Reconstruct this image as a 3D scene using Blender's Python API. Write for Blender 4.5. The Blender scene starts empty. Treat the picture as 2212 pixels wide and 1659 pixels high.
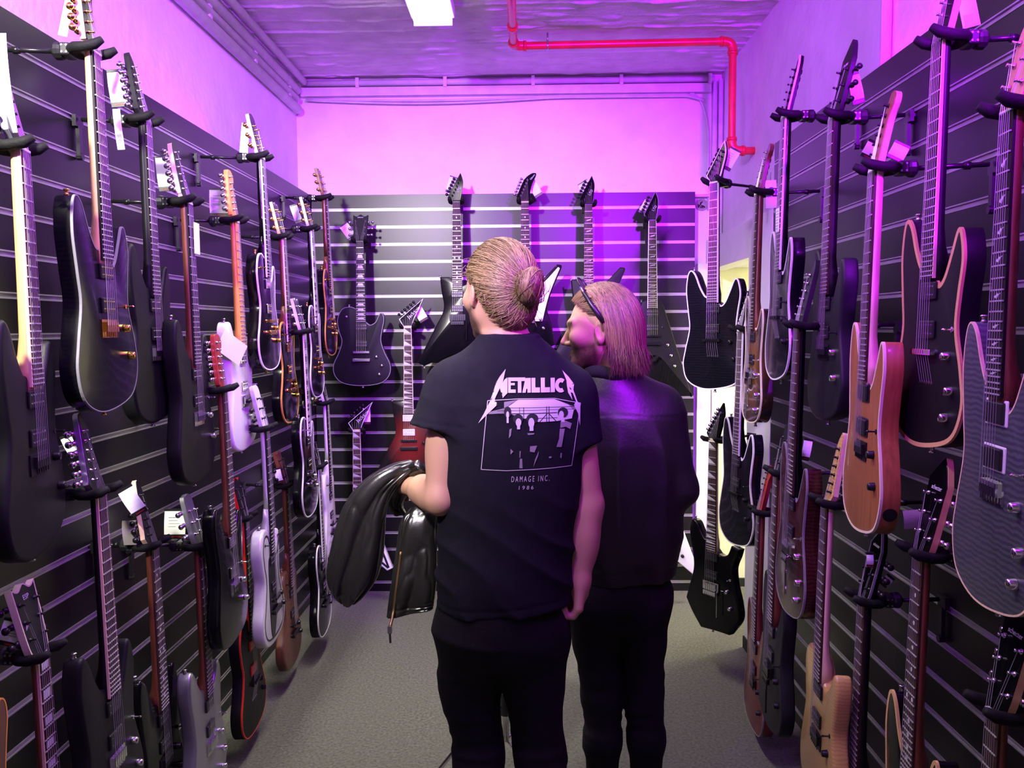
import bpy, bmesh, math, random
import numpy as np
from mathutils import Vector, Matrix, Euler
random.seed(7); np.random.seed(7)
R = math.radians
sc = bpy.context.scene
C = sc.collection

# ------------------------------------------------------------------ camera, world, lights, exposure
cd = bpy.data.cameras.new('camera'); cam = bpy.data.objects.new('camera', cd); C.objects.link(cam)
cd.sensor_width = 36; cd.lens = 36 * 1790 / 2212; cd.clip_start = 0.05
cam.matrix_world = (Matrix.Translation((0, 0, 1.61)) @ Matrix.Rotation(R(0.99), 4, 'Z')
                    @ Matrix.Rotation(R(90 - 3.92), 4, 'X') @ Matrix.Rotation(R(-0.4), 4, 'Z'))
sc.camera = cam
w = bpy.data.worlds.new('world'); sc.world = w; w.use_nodes = True
w.node_tree.nodes['Background'].inputs[0].default_value = (0.5, 0.45, 0.6, 1)
w.node_tree.nodes['Background'].inputs[1].default_value = 0.008
vs = sc.view_settings
vs.view_transform = 'Standard'; vs.look = 'None'; vs.exposure = -0.22; vs.gamma = 1.0; vs.use_curve_mapping = False

PURPLE = (0.40, 0.006, 1.0)
def spot(name, loc, target, power, col, angle, blend=0.5, size=0.08):
    l = bpy.data.lights.new(name, 'SPOT'); l.energy = power; l.color = col
    l.spot_size = R(angle); l.spot_blend = blend; l.shadow_soft_size = size
    o = bpy.data.objects.new(name, l); C.objects.link(o); o.location = loc
    o.rotation_euler = (Vector(target) - Vector(loc)).to_track_quat('-Z', 'Y').to_euler()
    return o
def area(name, loc, target, sx, sy, power, col):
    l = bpy.data.lights.new(name, 'AREA'); l.energy = power; l.color = col; l.shape = 'RECTANGLE'
    l.size = sx; l.size_y = sy
    o = bpy.data.objects.new(name, l); C.objects.link(o); o.location = loc
    o.rotation_euler = (Vector(target) - Vector(loc)).to_track_quat('-Z', 'Y').to_euler()
    return o
# coloured stage spots near the ceiling behind the viewer
spot('purple_spot_right', (0.95, 0.35, 2.72), (0.15, 4.8, 2.85), 1500, PURPLE, 88, 1.0)
spot('purple_spot_left', (-0.95, 0.1, 2.85), (1.0, 3.2, 2.90), 420, PURPLE, 95, 0.8)
spot('purple_spot_wash', (0.60, 0.9, 2.95), (-1.3, 2.3, 2.95), 260, PURPLE, 120, 0.8)
spot('white_spot', (-1.12, 0.35, 2.88), (-0.45, 5.0, 0.80), 720, (1.0, .99, .82), 62, 0.85)
FLUO = (1.0, 1.0, 0.84)
FIX = [(-0.42, 2.72, 3.92, 34.0), (-0.42, 1.25, 2.45, 15.0), (-0.75, -2.4, -1.2, 10.0)]      # fluorescent fittings: x, y0, y1, watts
for x, y0, y1, e in FIX:
    area('fluorescent_tubes', (x, (y0 + y1) / 2, 2.994), (x, (y0 + y1) / 2, 0), 0.16, y1 - y0 - .02, e, FLUO).data.spread = R(122)
LED = [((0, 5.024, 2.395), 2.2, 0.03, 3), ((-1.332, 2.0, 2.395), 0.03, 3.2, 8), ((1.142, 1.6, 2.395), 0.03, 2.4, 5)]   # LED strips on top of the slatwalls
for (x, y, z), sx, sy, e in LED:
    area('led_strip', (x, y, z), (x, y + .0001, z + 1), sx, sy, e, PURPLE)
area('passage_lamp', (1.95, 4.55, 2.6), (1.6, 4.9, 0.6), 0.5, 0.3, 90, (1.0, 0.95, 0.68))

# ------------------------------------------------------------------ materials
M = {}
def mat(name, col, rough=0.5, metal=0.0, coat=0.0, noise=0.0, nscale=20, bump=0.0, bscale=60, emit=None, trans=0.0, spec=0.5,
        stretch=None, col2=None, wave=None, alpha=1.0, sheen=0.0, sss=0.0, coatr=0.08):
    m = bpy.data.materials.new(name); m.use_nodes = True; M[name] = m
    nt = m.node_tree; b = nt.nodes['Principled BSDF']
    b.inputs['Roughness'].default_value = rough; b.inputs['Metallic'].default_value = metal
    b.inputs['Coat Weight'].default_value = coat; b.inputs['Coat Roughness'].default_value = coatr
    b.inputs['Specular IOR Level'].default_value = spec
    b.inputs['Transmission Weight'].default_value = trans; b.inputs['Alpha'].default_value = alpha
    if sheen: b.inputs['Sheen Weight'].default_value = sheen
    if sss:
        b.inputs['Subsurface Weight'].default_value = sss; b.inputs['Subsurface Scale'].default_value = 0.01
        b.inputs['Subsurface Radius'].default_value = (1, .35, .2)
    c = (*col, 1)
    b.inputs['Base Color'].default_value = c
    tc = nt.nodes.new('ShaderNodeTexCoord'); mp = nt.nodes.new('ShaderNodeMapping')
    nt.links.new(tc.outputs['Object'], mp.inputs[0])
    if stretch: mp.inputs['Scale'].default_value = stretch
    if noise or col2:
        cr = nt.nodes.new('ShaderNodeValToRGB')
        if wave:
            t = nt.nodes.new('ShaderNodeTexWave'); t.inputs['Scale'].default_value = wave; t.wave_type = 'BANDS'
            t.bands_direction = 'Z' if stretch is None else 'X'
            t.inputs['Distortion'].default_value = 5; t.inputs['Detail'].default_value = 3
        else:
            t = nt.nodes.new('ShaderNodeTexNoise'); t.inputs['Scale'].default_value = nscale; t.inputs['Detail'].default_value = 6
        nt.links.new(mp.outputs[0], t.inputs['Vector'])
        nt.links.new(t.outputs[0], cr.inputs[0])
        if col2: a, d = col, col2
        else:
            a = [max(0, v * (1 - noise)) for v in col]; d = [min(1, v * (1 + noise)) for v in col]
        cr.color_ramp.elements[0].color = (*a, 1); cr.color_ramp.elements[1].color = (*d, 1)
        cr.color_ramp.elements[0].position = 0.3; cr.color_ramp.elements[1].position = 0.7
        nt.links.new(cr.outputs[0], b.inputs['Base Color'])
    if bump:
        t = nt.nodes.new('ShaderNodeTexNoise'); t.inputs['Scale'].default_value = bscale; t.inputs['Detail'].default_value = 5
        nt.links.new(tc.outputs['Object'], t.inputs['Vector'])
        bp = nt.nodes.new('ShaderNodeBump'); bp.inputs['Strength'].default_value = bump; bp.inputs['Distance'].default_value = 0.01
        nt.links.new(t.outputs[0], bp.inputs['Height']); nt.links.new(bp.outputs[0], b.inputs['Normal'])
    if emit:
        b.inputs['Emission Color'].default_value = (*emit[0], 1); b.inputs['Emission Strength'].default_value = emit[1]
    return m
mat('plaster', (0.74, 0.72, 0.72), 0.85, noise=0.06, nscale=6, bump=0.25, bscale=22)
mat('ceiling', (0.64, 0.61, 0.60), 0.9, noise=0.12, nscale=9, bump=0.5, bscale=45)
mat('passage_wall', (0.78, 0.77, 0.60), 0.8, noise=0.05, bump=0.1)
mat('trim_white', (0.75, 0.75, 0.74), 0.5, noise=0.04, nscale=12)
mat('conduit', (0.62, 0.58, 0.60), 0.55, noise=0.1, nscale=14)
mat('carpet', (0.098, 0.095, 0.078), 1.0, noise=0.38, nscale=90, bump=0.35, bscale=420, spec=0.1, sheen=0.15)
mat('board', (0.006, 0.006, 0.0065), 0.33, noise=0.25, nscale=7, spec=0.45)
mat('alu', (0.42, 0.41, 0.42), 0.36, metal=0.55, noise=0.08, nscale=30)
mat('backing', (0.01, 0.01, 0.01), 0.8)
mat('pipe_red', (0.62, 0.02, 0.035), 0.32, noise=0.12, nscale=15, coat=0.2)
mat('chrome', (0.78, 0.78, 0.8), 0.12, metal=1.0)
mat('steel', (0.55, 0.55, 0.57), 0.28, metal=1.0)
mat('gold', (0.85, 0.55, 0.14), 0.18, metal=1.0)
mat('black_metal', (0.02, 0.02, 0.022), 0.3, metal=0.6, spec=0.6)
mat('rubber', (0.007, 0.007, 0.007), 0.7, bump=0.15, bscale=200, spec=.2)
mat('black_plastic', (0.010, 0.010, 0.011), 0.35)
mat('red_plastic', (0.55, 0.02, 0.02), 0.35)
mat('white_plastic', (0.8, 0.79, 0.78), 0.35)
mat('paper', (0.93, 0.93, 0.93), 0.45)
mat('paper_grey', (0.36, 0.33, 0.30), 0.5)
mat('clear_sleeve', (0.75, 0.75, 0.78), 0.15, spec=0.6)
mat('tag_red', (0.55, 0.01, 0.02), 0.4)
mat('ink', (0.02, 0.02, 0.03), 0.6)
mat('logo', (0.75, 0.75, 0.77), 0.4)
mat('string', (0.55, 0.53, 0.52), 0.35, metal=0.6)
mat('fret', (0.66, 0.65, 0.63), 0.3, metal=0.5)
mat('pearl', (0.72, 0.72, 0.74), 0.25, noise=0.15, nscale=80)
mat('rosewood', (0.045, 0.022, 0.017), 0.55, noise=0.5, nscale=40, stretch=(6, 6, 0.6), spec=.2)
mat('ebony', (0.014, 0.012, 0.012), 0.5, noise=0.4, nscale=40, stretch=(6, 6, 0.6), spec=.2)
mat('maple', (0.72, 0.45, 0.20), 0.35, noise=0.15, nscale=20, stretch=(6, 6, 0.6), coat=0.3)
mat('roasted_maple', (0.70, 0.30, 0.06), 0.3, noise=0.18, nscale=20, stretch=(6, 6, 0.6), coat=0.4)
mat('maple_pale', (0.78, 0.58, 0.38), 0.4, noise=0.12, nscale=20, stretch=(6, 6, 0.6))
mat('mahogany', (0.16, 0.045, 0.02), 0.4, noise=0.3, nscale=25, stretch=(6, 6, 0.6), coat=0.3)
mat('natural_wood', (0.25, 0.085, 0.022), 0.4, col2=(0.38, 0.145, 0.045), nscale=16, stretch=(7, 7, 0.35), noise=.1, coat=0.15)
mat('flame_maple', (0.56, 0.37, 0.10), 0.3, col2=(0.65, 0.445, 0.14), wave=34, coat=0.5)
mat('black_gloss', (0.003, 0.003, 0.004), 0.16, coat=0.12, spec=0.22)
mat('black_matte', (0.006, 0.006, 0.007), 0.5, noise=0.1, spec=0.25)
mat('black_flame', (0.004, 0.004, 0.006), 0.25, col2=(0.0065, 0.0065, 0.010), wave=30, coat=0.2, spec=.2)
mat('blue_grey_flame', (0.045, 0.050, 0.066), 0.36, col2=(0.080, 0.084, 0.100), wave=30, coat=0.0, spec=.3)
mat('white_gloss', (0.85, 0.84, 0.84), 0.2, coat=0.6)
mat('silver_paint', (0.33, 0.33, 0.36), 0.35, metal=0.75, coat=0.3)
mat('white_pearl', (0.68, 0.66, 0.68), 0.28, metal=0.25, coat=0.5)
mat('dark_red', (0.11, 0.008, 0.012), 0.25, noise=0.25, nscale=12, coat=0.2, spec=.3)
mat('black_cherry', (0.025, 0.003, 0.006), 0.22, col2=(0.05, 0.006, 0.009), wave=30, coat=0.2, spec=.25)
mat('brown_wood', (0.105, 0.032, 0.018), 0.45, noise=0.3, nscale=14, stretch=(7, 7, 0.4), coat=0.3)
mat('charcoal', (0.011, 0.012, 0.014), 0.48, noise=0.2, spec=.3)
mat('cream', (0.80, 0.70, 0.50), 0.35)
mat('amber', (0.70, 0.33, 0.06), 0.3)
mat('yellow_cream', (0.72, 0.55, 0.20), 0.35)
mat('binding_white', (0.85, 0.84, 0.84), 0.3)
mat('binding_red', (0.75, 0.03, 0.02), 0.3)
mat('binding_grey', (0.22, 0.22, 0.23), 0.4)
mat('binding_natural', (0.66, 0.42, 0.17), 0.4)
mat('head_red', (0.38, 0.05, 0.03), 0.3, noise=0.2, coat=0.6)
def burst(name, inner, outer, r0, r1, cz):
    m = mat(name, inner, 0.25, coat=1.0); nt = m.node_tree; b = nt.nodes['Principled BSDF']
    tc = nt.nodes.new('ShaderNodeTexCoord'); mp = nt.nodes.new('ShaderNodeMapping'); mp.inputs['Location'].default_value = (0, 0, -cz)
    mp.vector_type = 'POINT'
    ln = nt.nodes.new('ShaderNodeVectorMath'); ln.operation = 'LENGTH'
    sv = nt.nodes.new('ShaderNodeVectorMath'); sv.operation = 'MULTIPLY'; sv.inputs[1].default_value = (1.25, 0.3, 0.85)
    cr = nt.nodes.new('ShaderNodeValToRGB')
    nt.links.new(tc.outputs['Object'], mp.inputs[0]); nt.links.new(mp.outputs[0], sv.inputs[0]); nt.links.new(sv.outputs[0], ln.inputs[0])
    nt.links.new(ln.outputs['Value'], cr.inputs[0]); nt.links.new(cr.outputs[0], b.inputs['Base Color'])
    cr.color_ramp.elements[0].position = r0; cr.color_ramp.elements[0].color = (*inner, 1)
    cr.color_ramp.elements[1].position = r1; cr.color_ramp.elements[1].color = (*outer, 1)
burst('tobacco_burst', (0.24, 0.09, 0.014), (0.02, 0.008, 0.005), 0.06, 0.19, -0.64)
burst('red_burst', (0.16, 0.012, 0.008), (0.008, 0.005, 0.005), 0.05, 0.17, -0.66)

# ------------------------------------------------------------------ helpers
def link(o, parent=None):
    C.objects.link(o)
    if parent is not None: o.parent = parent
    return o
def mesh_obj(name, me, m, parent=None, loc=None, rot=None, scale=None):
    if m is not None and not me.materials: me.materials.append(M[m] if isinstance(m, str) else m)
    o = bpy.data.objects.new(name, me); link(o, parent)
    if loc is not None: o.location = loc
    if rot is not None: o.rotation_euler = rot
    if scale is not None: o.scale = scale
    return o
def bm_mesh(bm, name, smooth=False):
    me = bpy.data.meshes.new(name); bm.normal_update(); bm.to_mesh(me); bm.free()
    if smooth: me.shade_smooth()
    return me
def obj(name, bm, m, parent=None, smooth=False, **k):
    return mesh_obj(name, bm_mesh(bm, name, smooth), m, parent, **k)
def tag(o, label=None, cat=None, group=None, kind=None):
    if label: o['label'] = label
    if cat: o['category'] = cat
    if group: o['group'] = group
    if kind: o['kind'] = kind
    return o
def empty(name, loc=(0, 0, 0), rot=(0, 0, 0), label=None, cat=None, group=None):
    o = bpy.data.objects.new(name, None); link(o); o.location = loc; o.rotation_euler = rot; o.empty_display_size = 0.02
    return tag(o, label, cat, group)
def box(bm, x0, x1, y0, y1, z0, z1, mtx=None):
    vs_ = [bm.verts.new(v) for v in ((x0, y0, z0), (x1, y0, z0), (x1, y1, z0), (x0, y1, z0), (x0, y0, z1), (x1, y0, z1), (x1, y1, z1), (x0, y1, z1))]
    if mtx is not None:
        for v in vs_: v.co = mtx @ v.co
    for f in ((0, 3, 2, 1), (4, 5, 6, 7), (0, 1, 5, 4), (1, 2, 6, 5), (2, 3, 7, 6), (3, 0, 4, 7)): bm.faces.new([vs_[i] for i in f])
    return vs_
def bevel(bm, w, seg=2):
    bmesh.ops.bevel(bm, geom=list(bm.edges), offset=w, segments=seg, affect='EDGES', profile=0.5)
def rbox(x0, x1, y0, y1, z0, z1, b=0.002, seg=2):
    bm = bmesh.new(); box(bm, x0, x1, y0, y1, z0, z1); bevel(bm, b, seg); return bm
def ring(bm, c, t, r, n, up=None, ry=None):
    t = Vector(t).normalized(); a = Vector(up) if up is not None else (Vector((0, 0, 1)) if abs(t.z) < 0.9 else Vector((1, 0, 0)))
    u = t.cross(a).normalized(); v = u.cross(t)
    return [bm.verts.new(Vector(c) + u * (r * math.cos(6.28318 * i / n)) + v * ((ry or r) * math.sin(6.28318 * i / n))) for i in range(n)]
def tube(bm, pts, r, n=8, cap=True, up=None, ry=None):
    pts = [Vector(p) for p in pts]; rs = r if isinstance(r, (list, tuple)) else [r] * len(pts)
    rr = []
    for i, p in enumerate(pts):
        t = (pts[min(i + 1, len(pts) - 1)] - pts[max(i - 1, 0)])
        rr.append(ring(bm, p, t, rs[i], n, up, ry))
    for a, b in zip(rr, rr[1:]):
        for i in range(n): bm.faces.new((a[i], a[(i + 1) % n], b[(i + 1) % n], b[i]))
    if cap: bm.faces.new(rr[0][::-1]); bm.faces.new(rr[-1])
    return rr
def lathe(bm, prof, n=16, mtx=None):
    rr = []
    for (r, h) in prof:
        rr.append([bm.verts.new((r * math.cos(6.28318 * i / n), r * math.sin(6.28318 * i / n), h)) for i in range(n)])
    for a, b in zip(rr, rr[1:]):
        for i in range(n): bm.faces.new((a[i], a[(i + 1) % n], b[(i + 1) % n], b[i]))
    bm.faces.new(rr[0][::-1]); bm.faces.new(rr[-1])
    if mtx is not None:
        for q in rr:
            for v in q: v.co = mtx @ v.co
def text_mesh(txt, size, shear=0.0, depth=0.0003, spacing=1.0, xscale=1.0):
    cu = bpy.data.curves.new('text', 'FONT'); cu.body = txt; cu.size = size; cu.shear = shear; cu.extrude = depth
    cu.align_x = 'CENTER'; cu.align_y = 'CENTER'; cu.space_character = spacing; cu.resolution_u = 3
    o = bpy.data.objects.new('text', cu); C.objects.link(o)
    me = bpy.data.meshes.new_from_object(o.evaluated_get(bpy.context.evaluated_depsgraph_get()))
    bpy.data.objects.remove(o); bpy.data.curves.remove(cu)
    if xscale != 1.0:
        for v in me.vertices: v.co.x *= xscale
    return me

# ------------------------------------------------------------------ the room
XL, XR, YB, ZC = -1.37, 1.17, 5.05, 3.10
def sbox(name, x0, x1, y0, y1, z0, z1, m, kind='structure', parent=None):
    bm = bmesh.new(); box(bm, x0, x1, y0, y1, z0, z1)
    o = obj(name, bm, m, parent)
    if parent is None: tag(o, kind=kind)
    return o
sbox('floor', -1.6, 3.2, -3.2, 5.3, -0.1, 0.0, 'carpet')
sbox('wall_left', XL - .15, XL, -3.2, 5.3, 0, ZC, 'plaster')
sbox('wall_back', XL, 1.17, YB, YB + .15, 0, ZC, 'plaster')
sbox('wall_rear', XL - .15, 3.2, -3.2, -3.05, 0, ZC, 'plaster')
bm = bmesh.new()
box(bm, XR, XR + .3, -3.05, 4.08, 0, 1.96); box(bm, XR, XR + .3, -3.05, YB, 1.96, ZC)
tag(obj('wall_right', bm, 'plaster'), kind='structure')
sbox('wall_passage_back', 1.17, 3.2, YB + .02, YB + .15, 0, ZC, 'passage_wall')
sbox('wall_passage_side', 3.05, 3.2, 4.08, YB + .02, 0, ZC, 'passage_wall')
sbox('wall_passage_near', XR + .3, 3.2, 3.95, 4.08, 0, ZC, 'passage_wall')
sbox('trim_1', 1.085, XR, 3.70, 4.08, 0.0, 2.12, 'trim_white')          # pillar casing beside the passage
sbox('trim_2', 1.085, XR + .02, 4.08, YB, 1.94, 2.12, 'trim_white')     # lintel casing over the passage
sbox('trim_3', 1.03, 1.11, 5.00, YB, 0.0, 1.98, 'trim_white')           # jamb beside the slatwall
sbox('trim_4', 1.125, 1.17, 5.02, YB, 0.0, 1.94, 'trim_white')
sbox('baseboard_right', 1.078, 1.085, 3.70, 4.08, 0.0, 0.06, 'backing')
sbox('baseboard_passage', 1.17, 3.0, 5.05, 5.07, 0.0, 0.05, 'backing')
# board-formed concrete ceiling with rough painted ridges
def vnoise(p, seed=0):
    p = np.asarray(p, float); i = np.floor(p).astype(np.int64); f = p - i; f = f * f * (3 - 2 * f)
    def h(a):
        n = (a[..., 0] * 374761393 + a[..., 1] * 668265263 + a[..., 2] * 2147483647 + seed * 144665) & 0x7fffffff
        n = (n ^ (n >> 13)) * 1274126177 & 0x7fffffff
        return ((n ^ (n >> 16)) & 0xffff) / 65535.0
    out = 0
    for dx in (0, 1):
        for dy in (0, 1):
            for dz in (0, 1):
                wgt = (f[..., 0] if dx else 1 - f[..., 0]) * (f[..., 1] if dy else 1 - f[..., 1]) * (f[..., 2] if dz else 1 - f[..., 2])
                out = out + wgt * h(i + np.array([dx, dy, dz]))
    return out
nx, ny = 150, 620
xs = np.linspace(XL - .1, XR + .1, nx); ys = np.concatenate([np.linspace(-3.1, 2.2, 60), np.linspace(2.21, 5.2, ny - 60)])
gx, gy = np.meshgrid(xs, ys, indexing='ij')
z = np.full_like(gx, ZC)
P3 = np.stack([gx, gy, gx * 0], -1)
edges = [2.3, 2.62, 2.95, 3.28, 3.6, 3.92, 4.10, 4.25, 4.42, 4.62, 4.80, 4.97]
amp = [1, .6, .9, .7, .8, 1.1, .5, .9, .6, 1.0, .5, .8]
z -= 0.002 * vnoise(P3 * [0.5, 3.1, 1], 3)
z -= 0.0025 * vnoise(P3 * [9, 30, 1], 9)
for e, a in zip(edges, amp):
    yy = e + 0.012 * (vnoise(P3 * [2.5, 0, 1] + [0, e * 7, 0], 1) - .5) * 2 - 0.006 * gx
    lump = vnoise(P3 * [16, 22, 1], 5) ** 1.5 * (vnoise(P3 * [2.2, 0, 1] + [0, e * 5, 0], 2) > .33)
    z -= a * (0.003 + 0.012 * lump) * np.exp(-((gy - yy) / 0.011) ** 2)
blob = np.clip(vnoise(P3 * [7, 26, 1], 12) - .74, 0, 1) * 0.035
z -= blob
vv = np.stack([gx, gy, z], -1).reshape(-1, 3)
ii, jj = np.meshgrid(np.arange(nx - 1), np.arange(ny - 1), indexing='ij')
q = np.stack([ii * ny + jj, ii * ny + jj + 1, (ii + 1) * ny + jj + 1, (ii + 1) * ny + jj], -1).reshape(-1, 4)
me = bpy.data.meshes.new('ceiling'); me.from_pydata(vv.tolist(), [], q.tolist()); me.update()
tag(mesh_obj('ceiling', me, 'ceiling'), kind='structure')
sbox('ceiling_slab', XL - .15, 3.2, -3.2, 5.3, ZC + .03, ZC + .15, 'ceiling')

# slatwall panels: boards and aluminium inserts, 10 cm pitch
GR = [2.312 - 0.1025 * k for k in range(23)]
def slatwall(name, label, x0, y0, length, rotz):
    """local: x along the panel, y out of the wall is -y, front face at y=0"""
    root = empty(name, (x0, y0, 0), (0, 0, rotz), label, 'slatwall', 'black slatwall panels')
    tops = [2.40] + [g - 0.0075 for g in GR]; bots = [g + 0.0075 for g in GR] + [0.0]
    for i, (t, b) in enumerate(zip(tops, bots)):
        key = (name, round(t - b, 4))
        bm = rbox(0, length, 0.0, 0.018, b, t, 0.0012, 1)
        obj('slat_board', bm, 'board', root)
    bm = bmesh.new()                                          # insert: C-profile with two lips, web recessed
    prof = [(-.0014, .0085), (-.0014, .0050), (.0040, .0050), (.0040, -.0050), (-.0014, -.0050), (-.0014, -.0085), (.012, -.0085), (.012, .0085)]
    a = [bm.verts.new((0, y, z)) for y, z in prof]; b = [bm.verts.new((length, y, z)) for y, z in prof]
    for i in range(8): bm.faces.new((a[i], a[(i + 1) % 8], b[(i + 1) % 8], b[i]))
    bm.faces.new(a); bm.faces.new(b[::-1])
    bmesh.ops.recalc_face_normals(bm, faces=bm.faces)
    mi = bm_mesh(bm, 'metal_insert')
    for g in GR: mesh_obj('metal_insert', mi, 'alu', root, loc=(0, 0, g))
    bm = bmesh.new(); box(bm, 0.01, length - .01, 0.0185, 0.030, 0.0, 2.385)
    obj('backing_board', bm, 'backing', root)
    return root
PXL, PXR, PYB, PYE = -1.275, 1.087, 4.97, 3.69
slatwall('slatwall_panel', 'black slatwall panel with metal inserts across the back wall', PXL + .003, PYB, 1.0 - PXL, 0)
slatwall('slatwall_panel', 'long black slatwall panel with metal inserts along the left wall', PXL, -1.4, PYB + 1.4 + .02, R(90))
slatwall('slatwall_panel', 'long black slatwall panel with metal inserts along the right wall', PXR, PYE, PYE + 1.4, R(-90))

# pipes, conduits, junction box
def elbow_path(pts, rad=0.045, n=6):
    out = [Vector(pts[0])]
    for a, b, c in zip(pts, pts[1:], pts[2:]):
        a, b, c = Vector(a), Vector(b), Vector(c); u = (a - b).normalized(); v = (c - b).normalized()
        p0, p2 = b + u * rad, b + v * rad
        for k in range(n + 1):
            t = k / n; out.append((1 - t) ** 2 * p0 + 2 * t * (1 - t) * b + t * t * p2)
    out.append(Vector(pts[-1])); return out
PP = [(-0.055, -3.0, 3.035), (-0.055, 4.32, 3.035), (1.055, 4.32, 3.045), (1.055, 4.32, 2.50), (1.17, 4.32, 2.50)]
root = empty('sprinkler_pipe', (0, 0, 0), label='red sprinkler pipe running under the ceiling and down the right wall', cat='pipe')
bm = bmesh.new(); tube(bm, elbow_path(PP), 0.0195, 16); obj('pipe_run', bm, 'pipe_red', root, True)
for i in (1, 2, 3):
    a, b, c = Vector(PP[i - 1]), Vector(PP[i]), Vector(PP[i + 1])
    u = (a - b).normalized(); v = (c - b).normalized()
    bm = bmesh.new(); tube(bm, elbow_path([b + u * .062, b, b + v * .062], 0.045), 0.0235, 16); obj('elbow', bm, 'pipe_red', root, True)
    for w_ in (u, v):
        bm = bmesh.new(); tube(bm, [b + w_ * .05, b + w_ * .066], 0.0265, 16); obj('collar', bm, 'pipe_red', root, True)
bm = bmesh.new(); tube(bm, [(-.055, 4.02, 3.035), (-.055, 4.08, 3.035)], 0.0255, 16); obj('coupling', bm, 'pipe_red', root, True)
bm = bmesh.new(); tube(bm, [(0.115, 4.32, 3.035), (0.122, 4.32, 3.035)], 0.0225, 14); tube(bm, [(0.118, 4.32, 3.05), (0.118, 4.32, 3.10)], 0.004, 8)
obj('pipe_hanger', bm, 'steel', root, True)
def run(name, label, pts, r, m='conduit', n=10, group='ceiling conduits'):
    bm = bmesh.new(); tube(bm, pts, r, n)
    return tag(obj(name, bm, m, None, True), label, 'conduit', group)
for x, zz, r, lab in ((-1.343, 2.905, .027, 'thick lowest conduit running along the top of the left wall'),
                      (-1.347, 2.965, .020, 'slim conduit second from below along the top of the left wall'),
                      (-1.343, 3.015, .026, 'thick conduit third from below along the top of the left wall'),
                      (-1.300, 3.063, .020, 'slim conduit hugging the ceiling beside the left wall')):
    run('conduit', lab, [(x, -3.0, zz), (x, 4.98, zz)], r)
ORD = ['first', 'second', 'third', 'fourth', 'fifth', 'sixth', 'seventh', 'eighth', 'ninth', 'tenth']
for k in range(10):
    y = -0.6 + k * 0.6
    o = sbox('conduit_clip', -1.37, -1.335, y, y + .03, 2.93, 3.05, 'conduit')
    tag(o, 'small clip on the left wall conduits, %s from the back corner' % ORD[9 - k], 'clip', 'conduit clips'); del o['kind']
o = sbox('cable_trunking', -1.33, 1.10, 5.00, 5.05, 2.985, 3.035, 'conduit'); del o['kind']
tag(o, 'flat cable trunking across the top of the back wall', 'trunking')
run('conduit', 'conduit along the back wall just under the ceiling', [(-1.33, 5.015, 3.062), (1.12, 5.015, 3.062)], .019)
for k, (zz, s) in enumerate(((2.975, .018), (2.965, .026))):
    pts = [(-1.3 + 2.36 * t, 5.02 - .008 * k, zz - s * math.sin(math.pi * min(1, t * 1.6)) * (t < .625) - .3 * max(0, t - .97) * 3) for t in np.linspace(0, 1, 24)]
    run('cable', ['thin cable sagging under the trunking on the back wall', 'second thin cable sagging lowest under the trunking on the back wall'][k], pts, .006, n=6, group='sagging cables')
run('conduit', 'vertical conduit down the back wall in the right corner', [(1.125, 5.02, 3.05), (1.125, 5.02, 1.98)], .016)
run('conduit', 'vertical conduit at the very corner of back and right wall', [(1.152, 4.985, 3.05), (1.152, 4.985, 1.99)], .014)
run('cable', 'cable curving from the trunking down to the right corner conduit', [(0.98 + .11 * math.sin(t * 1.57), 5.03, 2.985 - .26 * (1 - math.cos(t * 1.57))) for t in np.linspace(0, 1, 10)] + [(1.092, 5.03, 2.3)], .006, n=6, group='sagging cables')
run('conduit', 'vertical white conduit on the right wall above the slatwall', [(1.152, 2.73, 3.10), (1.152, 2.73, 2.30)], .017)
for k in range(5):
    x = -1.0 + k * .52
    o = sbox('conduit_clip', x, x + .02, 4.99, 5.05, 3.03, 3.088, 'conduit'); del o['kind']
    tag(o, 'small clip on the back wall conduit, %s from the left corner' % ORD[k], 'clip', 'conduit clips')
root = empty('junction_box', (1.055, 5.05, 2.335), (R(90), 0, 0), 'round open junction box beside the back slatwall', 'junction box')
bm = bmesh.new(); lathe(bm, [(.036, 0), (.036, .012), (.030, .012), (.030, .003)], 20); obj('ring', bm, 'paper_grey', root, True)
bm = bmesh.new()
for k in range(4): tube(bm, [(random.uniform(-.02, .02), random.uniform(-.02, .02), .004), (random.uniform(-.02, .02), random.uniform(-.02, .02), .018), (random.uniform(-.02, .02), random.uniform(-.02, .02), .005)], .003, 6)
obj('wires', bm, 'backing', root, True)

# fluorescent fittings
for (x, y0, y1, e), lab in zip(FIX, ('bright white fluorescent ceiling light left of the red pipe', 'white fluorescent ceiling light above the viewer', 'white fluorescent ceiling light at the near end of the room')):
    root = empty('ceiling_light', (x, y0, 3.02), label=lab, cat='light', group='fluorescent ceiling lights')
    m = M.get('tube_glow') or mat('tube_glow', (1, 1, 1), emit=(FLUO, 6.0))
    L = y1 - y0
    obj('housing', rbox(-.10, .10, 0, L, .012, .065, .004), 'white_plastic', root)
    obj('diffuser', rbox(-.085, .085, .005, L - .005, -.02, .012, .008), m, root)
    obj('end_cap', rbox(-.09, .09, L - .005, L + .006, -.022, .03, .003), 'white_plastic', root)
    obj('end_cap', rbox(-.09, .09, -.006, .005, -.022, .03, .003), 'white_plastic', root)

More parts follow.
